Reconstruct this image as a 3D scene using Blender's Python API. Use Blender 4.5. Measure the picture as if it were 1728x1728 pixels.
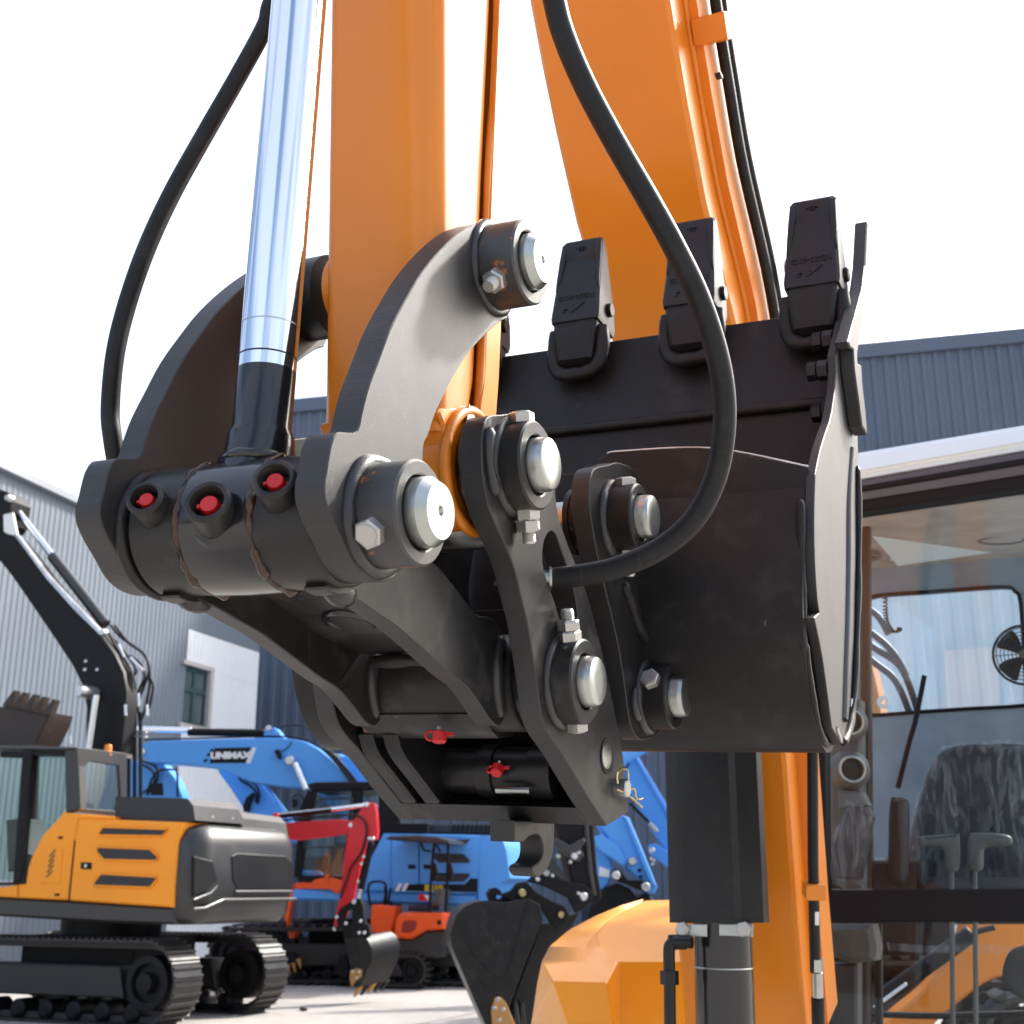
import bpy, bmesh, math, random
from mathutils import Vector, Matrix
from mathutils.geometry import tessellate_polygon
random.seed(7)
RAD = math.radians
V = Vector
for _o in list(bpy.data.objects): bpy.data.objects.remove(_o)
S = bpy.context.scene
COL = S.collection
# ------------------------------------------------------------------ camera
FPX, PITCH = 2110.0, RAD(16.8)
CAM = V((0, 0, 1.5))
FW = V((0, math.cos(PITCH), math.sin(PITCH))); UP = V((0, -math.sin(PITCH), math.cos(PITCH))); RT = V((1, 0, 0))
cd = bpy.data.cameras.new('camera'); cam = bpy.data.objects.new('camera', cd); COL.objects.link(cam)
cam.location = CAM; cam.rotation_euler = (math.pi / 2 + PITCH, 0, 0)
cd.sensor_width = 36; cd.lens = 36 * FPX / 1728; cd.clip_start = 0.05; cd.clip_end = 2000
cd.dof.use_dof = True; cd.dof.focus_distance = 1.9; cd.dof.aperture_fstop = 9.5
S.camera = cam
# ------------------------------------------------------------------ sky, sun, exposure
SUN_AZ, SUN_EL = RAD(52), RAD(42)          # azimuth measured from +Y (away from the camera) towards +X
wd = bpy.data.worlds.new('World'); S.world = wd; wd.use_nodes = True
nt = wd.node_tree; bg = nt.nodes['Background']
sky = nt.nodes.new('ShaderNodeTexSky'); sky.sky_type = 'NISHITA'; sky.sun_disc = False
sky.sun_elevation = SUN_EL; sky.sun_rotation = SUN_AZ
sky.air_density = 1.0; sky.dust_density = 7; sky.ozone_density = 1.0
# thin bright cloud veil over the physical sky, patchy by noise
_g = nt.nodes.new('ShaderNodeTexCoord'); _n = nt.nodes.new('ShaderNodeTexNoise'); _n.inputs['Scale'].default_value = 1.6; _n.inputs['Detail'].default_value = 7; _n.inputs['Distortion'].default_value = .4
_mp = nt.nodes.new('ShaderNodeMapping'); _mp.inputs['Scale'].default_value = (1, 1, 1.6); _mp.inputs['Location'].default_value = (.7, -.25, .2)
nt.links.new(_g.outputs['Generated'], _mp.inputs['Vector']); nt.links.new(_mp.outputs[0], _n.inputs['Vector'])
_r = nt.nodes.new('ShaderNodeMapRange'); _r.inputs['From Min'].default_value = .40; _r.inputs['From Max'].default_value = .52; _r.inputs['To Min'].default_value = .0; _r.inputs['To Max'].default_value = 1.0
nt.links.new(_n.outputs[0], _r.inputs['Value'])
_c = nt.nodes.new('ShaderNodeVectorMath'); _c.operation = 'SCALE'; _c.inputs[0].default_value = (2.6, 2.65, 2.75); nt.links.new(_r.outputs[0], _c.inputs['Scale'])
_a = nt.nodes.new('ShaderNodeVectorMath'); _a.operation = 'MULTIPLY_ADD'; _a.inputs[1].default_value = (1.22, 1.30, 1.42)
nt.links.new(sky.outputs[0], _a.inputs[0]); nt.links.new(_c.outputs[0], _a.inputs[2])
nt.links.new(_a.outputs[0], bg.inputs[0]); bg.inputs[1].default_value = 0.15
sl = bpy.data.lights.new('sun', 'SUN'); sl.energy = 4.4; sl.angle = RAD(3.0); sl.color = (1, .97, .92)
so = bpy.data.objects.new('sun', sl); COL.objects.link(so)
SD = V((math.sin(SUN_AZ) * math.cos(SUN_EL), math.cos(SUN_AZ) * math.cos(SUN_EL), math.sin(SUN_EL)))
so.rotation_euler = SD.to_track_quat('Z', 'Y').to_euler(); so.location = (6, 4, 12)
S.view_settings.view_transform = 'Standard'; S.view_settings.look = 'None'
S.view_settings.gamma = 1; S.view_settings.use_curve_mapping = False
S.view_settings.exposure = 0.5
S.render.engine = 'CYCLES'

# ------------------------------------------------------------------ geometry helpers
def ray(x, y): return FW + RT * ((x - 864) / FPX) + UP * ((864 - y) / FPX)
def at(x, y, d): return CAM + ray(x, y) * d
def proj(p):
    q = p - CAM; d = q.dot(FW); return 864 + FPX * q.dot(RT) / d, 864 - FPX * q.dot(UP) / d
def hit(x, y, n, p0):
    r = ray(x, y); return CAM + r * ((p0 - CAM).dot(n) / r.dot(n))

class Fr:
    """a vertical plane standing in the place: origin, yaw of its horizontal direction"""
    def __init__(s, o, yaw):
        s.o = o; c, n = math.cos(RAD(yaw)), math.sin(RAD(yaw))
        s.e1 = V((c, n, 0)); s.e2 = V((-n, c, 0)); s.z = V((0, 0, 1))
    def on(s, x, y, off=0.0): return hit(x, y, s.e2, s.o + s.e2 * off)
    def P(s, u, v, z): return s.o + s.e1 * u + s.e2 * v + s.z * z
    def pts(s, l, off=0.0): return [s.on(p[0], p[1], off) for p in l]
    def side(s, x, y, u=0.0): return hit(x, y, s.e1, s.o + s.e1 * u)

def crom(pts, n=6, closed=True, corners=()):
    """Catmull-Rom through the points; indices in corners stay sharp"""
    N = len(pts); out = []
    rng = range(N) if closed else range(N - 1)
    for i in rng:
        p1, p2 = pts[i], pts[(i + 1) % N]
        i0, i3 = i - 1, i + 2
        p0 = pts[i0 % N] if (closed or i0 >= 0) else p1
        p3 = pts[i3 % N] if (closed or i3 < N) else p2
        if i in corners: p0 = p1
        if (i + 1) % N in corners: p3 = p2
        if i in corners and (i + 1) % N in corners:
            out.append(p1.copy()); continue
        for k in range(n):
            t = k / n; t2 = t * t; t3 = t2 * t
            out.append(0.5 * ((2 * p1) + (p2 - p0) * t + (2 * p0 - 5 * p1 + 4 * p2 - p3) * t2 + (3 * p1 - p0 - 3 * p2 + p3) * t3))
    if not closed: out.append(pts[-1].copy())
    return out

def inset(pts, n, e):
    N = len(pts)
    A = V((0, 0, 0))
    for i in range(N): A += pts[i].cross(pts[(i + 1) % N])
    sg = 1 if A.dot(n) > 0 else -1
    out = []
    for i in range(N):
        d1 = (pts[i] - pts[i - 1]); d2 = (pts[(i + 1) % N] - pts[i])
        if d1.length < 1e-9: d1 = d2
        if d2.length < 1e-9: d2 = d1
        m1 = n.cross(d1.normalized()); m2 = n.cross(d2.normalized()); m = m1 + m2
        if m.length < .3: m = m1
        m.normalize(); k = max(.5, m.dot(m1))
        out.append(pts[i] + m * (sg * e / k))
    return out

def plate(bm, pts, off, holes=(), e=0.0015, side=0, cap=0):
    """a solid slab: outline pts (in one plane), thickness vector off, chamfered rims"""
    n = off.normalized(); T = off.length
    if e <= 0 or T < 3 * e: e = 0
    loops = []
    for L, s in [(pts, 1)] + [(h, -1) for h in holes]:
        if e: lv = [inset(L, n, e * s), [p + n * e for p in L], [p + n * (T - e) for p in L], [p + off for p in inset(L, n, e * s)]]
        else: lv = [L, [p + off for p in L]]
        vs = [[bm.verts.new(p) for p in q] for q in lv]
        for A, B in zip(vs, vs[1:]):
            for i in range(len(A)):
                j = (i + 1) % len(A)
                f = bm.faces.new((A[i], A[j], B[j], B[i])); f.material_index = side
        loops.append((vs[0], vs[-1]))
    for k in (0, 1):
        if not holes:
            f = bm.faces.new(loops[0][k]); f.material_index = cap
        else:
            polys = [[v.co.copy() for v in l[k]] for l in loops]; flat = [v for l in loops for v in l[k]]
            for t in tessellate_polygon(polys):
                try:
                    f = bm.faces.new([flat[i] for i in t]); f.material_index = cap
                except ValueError: pass

def basis(ax):
    ax = ax.normalized(); u = ax.cross(V((0, 0, 1)))
    if u.length < .05: u = ax.cross(V((0, 1, 0)))
    u.normalize(); return ax, u, ax.cross(u)

def lathe(bm, o, ax, prof, seg=40, ph=0.0, mi=0):
    ax, u, w = basis(ax); rings = []
    for h, r in prof:
        if r <= 1e-6: rings.append([bm.verts.new(o + ax * h)])
        else: rings.append([bm.verts.new(o + ax * h + (u * math.cos(ph + k * 2 * math.pi / seg) + w * math.sin(ph + k * 2 * math.pi / seg)) * r) for k in range(seg)])
    for A, B in zip(rings, rings[1:]):
        for k in range(seg):
            j = (k + 1) % seg
            if len(A) == 1 and len(B) == 1: continue
            if len(A) == 1: f = bm.faces.new((A[0], B[k], B[j]))
            elif len(B) == 1: f = bm.faces.new((A[k], A[j], B[0]))
            else: f = bm.faces.new((A[k], A[j], B[j], B[k]))
            f.material_index = mi

def cyl(bm, a, b, r, seg=24, r2=None, c=0.0, mi=0):
    d = b - a; L = d.length; r2 = r if r2 is None else r2
    p = [(0, 0), (0, r - c), (c, r), (L - c, r2), (L, r2 - c), (L, 0)] if c else [(0, 0), (0, r), (L, r2), (L, 0)]
    lathe(bm, a, d, p, seg, mi=mi)

def tube(bm, pts, r, seg=10, n=6, smooth=True, rv=None, closed=False):
    if smooth and len(pts) > 2: pts = crom(pts, n, closed)
    N = len(pts); rings = []; u = None
    for i, p in enumerate(pts):
        if closed: t = pts[(i + 1) % N] - pts[i - 1]
        else: t = pts[min(i + 1, N - 1)] - pts[max(i - 1, 0)]
        t.normalize()
        if u is None: _, u, _ = basis(t)
        u = (u - t * u.dot(t)).normalized(); w = t.cross(u)
        rr = r if rv is None else r * rv(i)
        rings.append([bm.verts.new(p + (u * math.cos(k * 2 * math.pi / seg) + w * math.sin(k * 2 * math.pi / seg)) * rr) for k in range(seg)])
    prs = list(zip(rings, rings[1:])) + ([(rings[-1], rings[0])] if closed else [])
    for A, B in prs:
        for k in range(seg):
            j = (k + 1) % seg; bm.faces.new((A[k], A[j], B[j], B[k]))
    if not closed:
        bm.faces.new(rings[0][::-1]); bm.faces.new(rings[-1])

def box(bm, c, x, y, z, e=0.0):
    """box centred at c with half-axis vectors x, y, z"""
    plate(bm, [c - x - y - z, c + x - y - z, c + x + y - z, c - x + y - z], z * 2, e=e)

def loft(bm, rings, cap=True, mi=0):
    R_ = [[bm.verts.new(p) for p in r] for r in rings]
    for A, B in zip(R_, R_[1:]):
        for k in range(len(A)):
            j = (k + 1) % len(A); f = bm.faces.new((A[k], A[j], B[j], B[k])); f.material_index = mi
    if cap: bm.faces.new(R_[0][::-1]); bm.faces.new(R_[-1])

def BM(): return bmesh.new()

# ------------------------------------------------------------------ objects
def rootloc(o):
    while o.parent: o = o.parent
    return o.location.copy()

def thing(name, label, cat, loc, group=None):
    o = bpy.data.objects.new(name, None); COL.objects.link(o); o.location = loc; o.empty_display_size = .2
    o['label'] = label; o['category'] = cat
    if group: o['group'] = group
    return o

def mesh_of(name, bm, mats, sharp=32):
    bmesh.ops.remove_doubles(bm, verts=bm.verts, dist=1e-6)
    bmesh.ops.recalc_face_normals(bm, faces=bm.faces)
    me = bpy.data.meshes.new(name); bm.to_mesh(me); bm.free()
    for m in (mats if isinstance(mats, (list, tuple)) else [mats]): me.materials.append(m)
    me.polygons.foreach_set('use_smooth', [True] * len(me.polygons)); me.set_sharp_from_angle(angle=RAD(sharp))
    return me

def part(name, bm, mats, parent, label=None, sharp=32, kind=None):
    """bm holds world coordinates; the mesh is stored about the thing's own base"""
    if parent is not None: bmesh.ops.translate(bm, verts=bm.verts, vec=-rootloc(parent))
    o = bpy.data.objects.new(name, mesh_of(name, bm, mats, sharp)); COL.objects.link(o)
    if parent is not None: o.parent = parent
    if label: o['label'] = label
    if kind: o['kind'] = kind
    return o

def solo(name, bm, mats, label, cat, loc, sharp=32):
    bmesh.ops.translate(bm, verts=bm.verts, vec=-loc)
    o = bpy.data.objects.new(name, mesh_of(name, bm, mats, sharp)); COL.objects.link(o); o.location = loc
    o['label'] = label; o['category'] = cat
    return o

def place(name, me, M, parent):
    """a shared mesh set at world matrix M under parent"""
    o = bpy.data.objects.new(name, me); COL.objects.link(o); o.parent = parent
    o.matrix_local = Matrix.Translation(-rootloc(parent)) @ M
    return o

def mat_axes(o, x, y, z):
    return Matrix(((x.x, y.x, z.x, o.x), (x.y, y.y, z.y, o.y), (x.z, y.z, z.z, o.z), (0, 0, 0, 1)))

_txt = {}
def text_mesh(txt, size, depth, mats, bold=0.0, shear=0.0, sx=1.0):
    cu = bpy.data.curves.new('lettering', 'FONT'); cu.body = txt; cu.size = size; cu.extrude = depth; cu.offset = bold; cu.shear = shear
    cu.align_x = 'CENTER'; cu.align_y = 'CENTER'
    t = bpy.data.objects.new('lettering', cu); COL.objects.link(t)
    bpy.context.view_layer.update()
    me = bpy.data.meshes.new_from_object(t.evaluated_get(bpy.context.evaluated_depsgraph_get()))
    bpy.data.objects.remove(t); bpy.data.curves.remove(cu)
    me.name = 'lettering'; me.transform(Matrix.Diagonal((sx, 1, 1, 1)))
    me.materials.clear(); me.materials.append(mats)
    return me

# ------------------------------------------------------------------ materials
def paint(name, col, rough=.45, metal=0.0, coat=0.0, nscale=40, bump=.15, vary=.18, rust=0.0, dust=0.0, chips=0.0, streak=None, bscale=None, spec=.5, crough=.08):
    m = bpy.data.materials.new(name); m.use_nodes = True; n = m.node_tree; N = n.nodes; L = n.links
    b = N['Principled BSDF']; b.inputs['Roughness'].default_value = rough; b.inputs['Metallic'].default_value = metal
    b.inputs['Coat Weight'].default_value = coat; b.inputs['Coat Roughness'].default_value = crough
    b.inputs['Specular IOR Level'].default_value = spec
    tc = N.new('ShaderNodeTexCoord')
    no = N.new('ShaderNodeTexNoise'); no.inputs['Scale'].default_value = nscale * .15; no.inputs['Detail'].default_value = 6
    L.new(tc.outputs['Object'], no.inputs['Vector'])
    mr = N.new('ShaderNodeMapRange'); mr.inputs['From Min'].default_value = .3; mr.inputs['From Max'].default_value = .7
    mr.inputs['To Min'].default_value = 1 - vary; mr.inputs['To Max'].default_value = 1 + vary
    L.new(no.outputs[0], mr.inputs['Value'])
    mx = N.new('ShaderNodeVectorMath'); mx.operation = 'SCALE'; mx.inputs[0].default_value = col
    L.new(mr.outputs[0], mx.inputs['Scale'])
    cur = mx.outputs[0]
    def mix(cur, fac, c):
        k = N.new('ShaderNodeMix'); k.data_type = 'RGBA'; L.new(fac, k.inputs['Factor']); L.new(cur, k.inputs[6]); k.inputs[7].default_value = (*c, 1)
        return k.outputs[2]
    if rust:
        g = N.new('ShaderNodeNewGeometry'); r = N.new('ShaderNodeTexNoise'); r.inputs['Scale'].default_value = 19; r.inputs['Detail'].default_value = 8
        r.inputs['Roughness'].default_value = .7
        L.new(tc.outputs['Object'], r.inputs['Vector'])
        e = N.new('ShaderNodeMapRange'); e.inputs['From Min'].default_value = .52; e.inputs['From Max'].default_value = .60; e.inputs['To Max'].default_value = .16
        L.new(g.outputs['Pointiness'], e.inputs['Value'])
        ad = N.new('ShaderNodeMath'); ad.operation = 'ADD'; L.new(r.outputs[0], ad.inputs[0]); L.new(e.outputs[0], ad.inputs[1])
        c = N.new('ShaderNodeMapRange'); c.inputs['From Min'].default_value = .80 - rust * .1; c.inputs['From Max'].default_value = .84 - rust * .1
        L.new(ad.outputs[0], c.inputs['Value'])
        cur = mix(cur, c.outputs[0], (.28, .085, .02))
    if chips:
        r = N.new('ShaderNodeTexNoise'); r.inputs['Scale'].default_value = 55; r.inputs['Detail'].default_value = 4
        mp_ = N.new('ShaderNodeMapping'); mp_.inputs['Rotation'].default_value = (.5, .8, .3); mp_.inputs['Scale'].default_value = (1, 1, .35)
        L.new(tc.outputs['Object'], mp_.inputs[0]); L.new(mp_.outputs[0], r.inputs['Vector'])
        c = N.new('ShaderNodeMapRange'); c.inputs['From Min'].default_value = .735; c.inputs['From Max'].default_value = .755; c.inputs['To Max'].default_value = chips
        L.new(r.outputs[0], c.inputs['Value']); cur = mix(cur, c.outputs[0], (.20, .19, .175))
    if dust:
        r = N.new('ShaderNodeTexNoise'); r.inputs['Scale'].default_value = 14; r.inputs['Detail'].default_value = 9; r.inputs['Roughness'].default_value = .65
        r.inputs['Distortion'].default_value = .25
        L.new(tc.outputs['Object'], r.inputs['Vector'])
        c = N.new('ShaderNodeMapRange'); c.inputs['From Min'].default_value = .52; c.inputs['From Max'].default_value = .78; c.inputs['To Max'].default_value = dust
        L.new(r.outputs[0], c.inputs['Value'])
        cur = mix(cur, c.outputs[0], (.22, .2, .18))
    L.new(cur, b.inputs['Base Color'])
    rr = N.new('ShaderNodeMapRange'); rr.inputs['To Min'].default_value = max(.02, rough - .08); rr.inputs['To Max'].default_value = min(1, rough + .1)
    L.new(no.outputs[0], rr.inputs['Value']); L.new(rr.outputs[0], b.inputs['Roughness'])
    if bump:
        bn = N.new('ShaderNodeTexNoise'); bn.inputs['Scale'].default_value = bscale or nscale * 8; bn.inputs['Detail'].default_value = 3
        if streak:
            mp = N.new('ShaderNodeMapping'); mp.vector_type = 'TEXTURE'; mp.inputs['Rotation'].default_value = (0, 0, streak[0]); mp.inputs['Scale'].default_value = streak[1]
            L.new(tc.outputs['Object'], mp.inputs['Vector']); L.new(mp.outputs[0], bn.inputs['Vector'])
        else: L.new(tc.outputs['Object'], bn.inputs['Vector'])
        bp = N.new('ShaderNodeBump'); bp.inputs['Strength'].default_value = bump; bp.inputs['Distance'].default_value = .002
        L.new(bn.outputs[0], bp.inputs['Height']); L.new(bp.outputs[0], b.inputs['Normal'])
        if coat: L.new(bp.outputs[0], b.inputs['Coat Normal'])
    return m

def glass(name, tint=(.75, .85, .87), refl=1.0, alpha_col=None):
    m = bpy.data.materials.new(name); m.use_nodes = True; n = m.node_tree; N = n.nodes; L = n.links; N.remove(N['Principled BSDF'])
    t = N.new('ShaderNodeBsdfTransparent'); t.inputs[0].default_value = (*tint, 1)
    g = N.new('ShaderNodeBsdfGlossy'); g.inputs['Roughness'].default_value = .015; g.inputs[0].default_value = (refl, refl, refl, 1)
    w = N.new('ShaderNodeLayerWeight'); w.inputs[0].default_value = .5; pw = N.new('ShaderNodeMath'); pw.operation = 'POWER'; pw.inputs[1].default_value = 5; L.new(w.outputs['Facing'], pw.inputs[0]); f = N.new('ShaderNodeMath'); f.operation = 'MULTIPLY_ADD'; f.inputs[1].default_value = .94; f.inputs[2].default_value = .045; L.new(pw.outputs[0], f.inputs[0])
    mx = N.new('ShaderNodeMixShader'); L.new(f.outputs[0], mx.inputs[0]); L.new(t.outputs[0], mx.inputs[1]); L.new(g.outputs[0], mx.inputs[2])
    L.new(mx.outputs[0], N['Material Output'].inputs[0]); return m

PSI = RAD(25)
EDGE = (-PSI, (6, .25, .25))
M = {}
M['char'] = paint('charcoal_paint', (.016, .0155, .015), .40, nscale=60, bump=.10, rust=.15, dust=.22, spec=.34, chips=.6)
M['charedge'] = paint('flame_cut_charcoal_edge', (.024, .023, .023), .44, nscale=60, bump=.6, bscale=260, streak=EDGE, rust=.25)
M['charrust'] = paint('charcoal_paint_worn', (.021, .0205, .020), .48, nscale=60, bump=.12, rust=.85, dust=.10, spec=.8, chips=.2)
M['weld'] = paint('painted_weld', (.024, .024, .025), .3, nscale=60, bump=.25)
M['bkt'] = paint('bucket_paint', (.0125, .0118, .0115), .42, nscale=50, bump=.10, dust=.09, spec=.26, chips=.5)
M['bktedge'] = paint('bucket_cut_edge', (.020, .0195, .0195), .45, nscale=50, bump=.5, bscale=260, streak=EDGE)
M['tooth'] = paint('tooth_paint', (.0125, .0132, .017), .42, nscale=60, bump=.12, spec=.35)
M['black'] = paint('black_satin', (.010, .010, .0105), .36, nscale=30, bump=.05, spec=.35, dust=.05)
M['gloss'] = paint('black_gloss_paint', (.011, .011, .0125), .2, coat=.25, nscale=30, bump=.03)
M['rubber'] = paint('hose_rubber', (.0085, .0088, .0095), .5, nscale=60, bump=.15, vary=.2, spec=.3, dust=.10)
M['orange'] = paint('orange_paint', (.70, .208, .010), .34, coat=.32, nscale=14, bump=.05, vary=.06, spec=.35, crough=.14, bscale=240, chips=.35)
M['orange2'] = paint('orange_paint_rough', (.70, .208, .010), .45, coat=.12, nscale=30, bump=.12, vary=.06)
M['chrome'] = paint('chromed_rod', (.82, .84, .86), .07, metal=1, nscale=10, bump=0, vary=.02)
M['zinc'] = paint('zinc_pin', (.42, .44, .415), .32, metal=1, nscale=80, bump=.12, vary=.12)
M['bolt'] = paint('galvanized_bolt', (.50, .49, .46), .42, metal=.85, nscale=120, bump=.25, vary=.15)
M['gold'] = paint('gold_zinc_wire', (.55, .47, .22), .28, metal=1, nscale=60, bump=0)
M['red'] = paint('red_plastic', (.52, .012, .015), .38, nscale=60, bump=.05)
M['grease'] = paint('brown_grease', (.040, .016, .008), .2, nscale=120, bump=.5, bscale=120)
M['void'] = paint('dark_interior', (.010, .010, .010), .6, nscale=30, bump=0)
M['concrete'] = None
M['bktglare'] = paint('bucket_side_glare', (.020, .0195, .019), .50, nscale=50, bump=.12, dust=.05, spec=.8)  # lighter, shinier copy of the bucket paint, imitating glare on the right side
M['hoodor'] = paint('orange_hood_paint', (.84, .305, .010), .36, coat=.12, nscale=6, bump=.015, vary=.03, spec=.4, crough=.10)
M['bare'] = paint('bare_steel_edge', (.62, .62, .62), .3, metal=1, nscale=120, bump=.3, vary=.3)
# ------------------------------------------------------------------ machine frame of the near excavator (pins run along A)
A = V((math.cos(PSI), -math.sin(PSI), -.05)).normalized(); B = V((math.sin(PSI), math.cos(PSI), 0)); W = A.cross(B)
O0 = at(712, 865, 1.5)
def P(s, b, w): return O0 + A * s + B * b + W * w
def P(s, b, w): return O0 + A * s + B * b + W * w
def onf(x, y, s): return hit(x, y, A, O0 + A * s)
def outl(l, s, n=6, closed=True):
    """pixel outline on the plane at s; third item 1 marks a sharp corner"""
    return crom([onf(p[0], p[1], s) for p in l], n, closed, [i for i, p in enumerate(l) if len(p) > 2])
def bw(p): q = p - O0; return q.dot(B), q.dot(W)

EX = thing('excavator', 'large orange excavator in front, its dipper arm, quick coupler and dark bucket filling the picture', 'excavator', V((1.55, 6.2, 0)))

# shared hardware ----------------------------------------------------------
def hexmesh(name, r, h, mats, hole=0, stud=0.0, cham=.12):
    bm = BM(); z = V((0, 0, 1))
    lathe(bm, V((0, 0, 0)), z, [(0, 0), (0, r), (h * (1 - cham), r), (h, r * .86), (h, 0)], 6)
    if stud: lathe(bm, V((0, 0, h)), z, [(0, 0), (0, stud)] + [(.0015 + k * .002 + d, stud * (1 if d else .9)) for k in range(6) for d in (0, .001)] + [(.016, stud * .8), (.016, 0)], 14)
    if hole: lathe(bm, V((0, 0, h)), z, [(0, 0), (0, hole), (.0012, hole * .97), (.0012, 0)], 20)
    return mesh_of(name, bm, mats, 25)
BOLT = hexmesh('bolt', .0165, .0125, M['bolt'], hole=.0115)
NUT = hexmesh('nut', .0165, .014, M['bolt'], cham=.2)
NUTS = hexmesh('nut', .0165, .014, M['bolt'], stud=.0095, cham=.2)
def zm(o, z, ph=0.0, sc=1.0):
    z, u, w = basis(z); x = u * math.cos(ph) + w * math.sin(ph); y = z.cross(x)
    return mat_axes(o, x * sc, y * sc, z * sc)
def bolt(o, z, parent, ph=0.0, sc=1.0): return place('bolt', BOLT, zm(o, z, ph, sc), parent)
def nut(o, z, parent, ph=0.0, sc=1.0, stud=False): return place('nut', NUTS if stud else NUT, zm(o, z, ph, sc), parent)

def weld_ring(parent, c, ax, r, t, mats=None, a0=0, a1=360, n=56, lump=.18):
    bm = BM(); ax, u, w = basis(ax); pts = []
    for k in range(n if a1 - a0 >= 360 else n + 1):
        th = RAD(a0 + (a1 - a0) * k / n); pts.append(c + (u * math.cos(th) + w * math.sin(th)) * r * (1 + random.uniform(-.004, .004)))
    ph = random.uniform(0, 6); L = [1 + lump * (.55 * math.sin(k * .41 + ph) + .35 * math.sin(k * .97 + 2 * ph) + random.uniform(-.12, .12)) for k in range(n + 2)]
    tube(bm, pts, t, 8, smooth=False, rv=lambda i: L[i], closed=(a1 - a0 >= 360))
    return part('weld_bead', bm, mats or M['weld'], parent, sharp=80)
def weld_line(parent, pts, t, mats=None, step=.006, name='weld_bead'):
    q = crom(pts, 8, False); out = [q[0]]
    for p in q[1:]:
        if (p - out[-1]).length > step: out.append(p)
    ph = random.uniform(0, 6); L = [(1 + .14 * math.sin(i * .6 + ph) + random.uniform(-.05, .05)) * (.55 if i in (0, len(out) - 1) else 1) for i in range(len(out))]
    bm = BM(); tube(bm, out, t, 8, smooth=False, rv=lambda i: L[i]); return part(name, bm, mats or M['weld'], parent, sharp=80)

def boss(parent, c, s0, s1, r, bore, mats, depth=.03, weld=.008, nm='boss'):
    """a welded collar round a pin, from s0 to its ring face s1 (c = (b, w))"""
    o = P(s0, *c); L = s1 - s0; bm = BM(); e = .003
    lathe(bm, o, A, [(0, 0), (0, r), (L - e, r), (L, r - e), (L, bore + .002), (L - .002, bore), (L - depth, bore), (L - depth, 0)], 64)
    ob = part(nm, bm, mats, parent)
    if weld: weld_ring(parent, P(s0 + .004, *c), A, r + .002, weld)
    return ob
def pin(parent, c, s0, s1, r, dimple=.005, ch=.012):
    bm = BM(); o = P(s0, *c); L = s1 - s0
    prof = [(0, 0), (0, r), (L - ch, r), (L, r * .80)] if dimple else [(0, 0), (0, r), (L - ch, r), (L - ch * .5, r * .975), (L - ch * .12, r * .93), (L, r * .87)]
    prof += [(L + .0003, dimple * 1.6), (L, dimple * 1.3), (L - .004, dimple), (L - .006, 0)] if dimple else [(L + .0006, r * .4), (L + .0006, 0)]
    lathe(bm, o, A, prof, 56)
    return part('pin', bm, M['zinc'], parent)

# guide links: the two curved plates --------------------------------------------
GL = [(813, 375, 1), (782, 388), (747, 418), (712, 460), (685, 505), (660, 553), (640, 605), (622, 654), (611, 696), (607, 716), (601, 729), (587, 730), (570, 730), (560, 748), (555, 772), (551, 798), (548, 814), (549, 842), (560, 875), (576, 910), (590, 942), (604, 962), (622, 976), (645, 982), (665, 975, 1),
      (715, 900), (714, 765), (723, 734), (733, 703), (747, 672), (765, 637), (789, 599), (817, 567), (842, 544), (856, 538, 1), (864, 505), (866, 440), (850, 392)]
G3 = outl(GL, -.063)
cT = bw(onf(896, 442, 0)); cR = (0.0, 0.0)
def guide(s_face, right):
    bm = BM(); d = A * (s_face + .063)
    plate(bm, [p + d for p in G3], -A * .042, e=.0016, side=1)
    g = part('guide_link', bm, [M['charrust'], M['charedge']], EX, sharp=28)
    if right:
        boss(g, cT, s_face - .004, 0.0, .064, .046, M['charrust']); boss(g, cR, s_face - .004, 0.0, .065, .0465, M['charrust'], weld=.011)
        pin(g, cT, s_face - .2, .020, .042); pin(g, cR, -.452, .026, .043)
        # retaining bolt through each collar
        o = P(-.034, *cT); dd = (B * -.62 + W * -.60).normalized()
        nut(o + dd * .062, dd, g, .3, 1.1, True)
        o = P(-.034, *cR); dd = (B * -.80 + W * -.52).normalized(); bolt(o + dd * .063, dd, g, .2, 1.15)
        nut(o - dd * .063, -dd, g, .4, 1.0)
    else:
        for c in (cT, cR):
            bm = BM(); lathe(bm, P(s_face - .041, *c), -A, [(0, 0), (0, .062), (.004, .062), (.006, .059), (.006, 0)], 48); part('boss', bm, M['char'], g)
        bm = BM(); lathe(bm, P(s_face - .001, *cT), A, [(0, 0), (0, .066), (.05, .066), (.05, 0)], 48); part('spacer', bm, M['black'], g)
        weld_ring(g, P(s_face + .003, *cR), A, .080, .009, M['char'], 0, 360, 56)
    return g
GR = guide(-.063, True); GLf = guide(-.397, False)

# dipper arm -------------------------------------------------------------------
sA = -.110
def s_at(x, b, w):
    lo, hi = -1.5, 1.0
    for _ in range(40):
        m = (lo + hi) / 2
        if proj(P(m, b, w))[0] < x: lo = m
        else: hi = m
    return lo
fr0 = [onf(743, y, sA) for y in (-60, 300, 640, 725)]
bk0 = [onf(x, y, sA) for x, y in ((835, -60), (819, 300), (806, 640), (792, 735))]
wA = sA - s_at(547, *bw(fr0[1]))
up_ = (fr0[0] - fr0[1]) * 4.2
fr0 = [fr0[0] + up_] + fr0; bk0 = [bk0[0] + up_] + bk0
def armring(i, r=.022, k=5):
    f_, b_ = fr0[i], bk0[i]; dp = (b_ - f_); dn = dp.normalized(); D = dp.length; ring = []
    def corner(cx, cy, a0):
        for j in range(k + 1):
            t = RAD(a0 + 90 * j / k); ring.append(f_ + dn * (cy + r * math.sin(t)) + A * (cx + r * math.cos(t)))
    corner(-r, D - r, 0); corner(-wA + r, D - r, 90); corner(-wA + r, r, 180); corner(-r, r, 270)
    return ring
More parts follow.
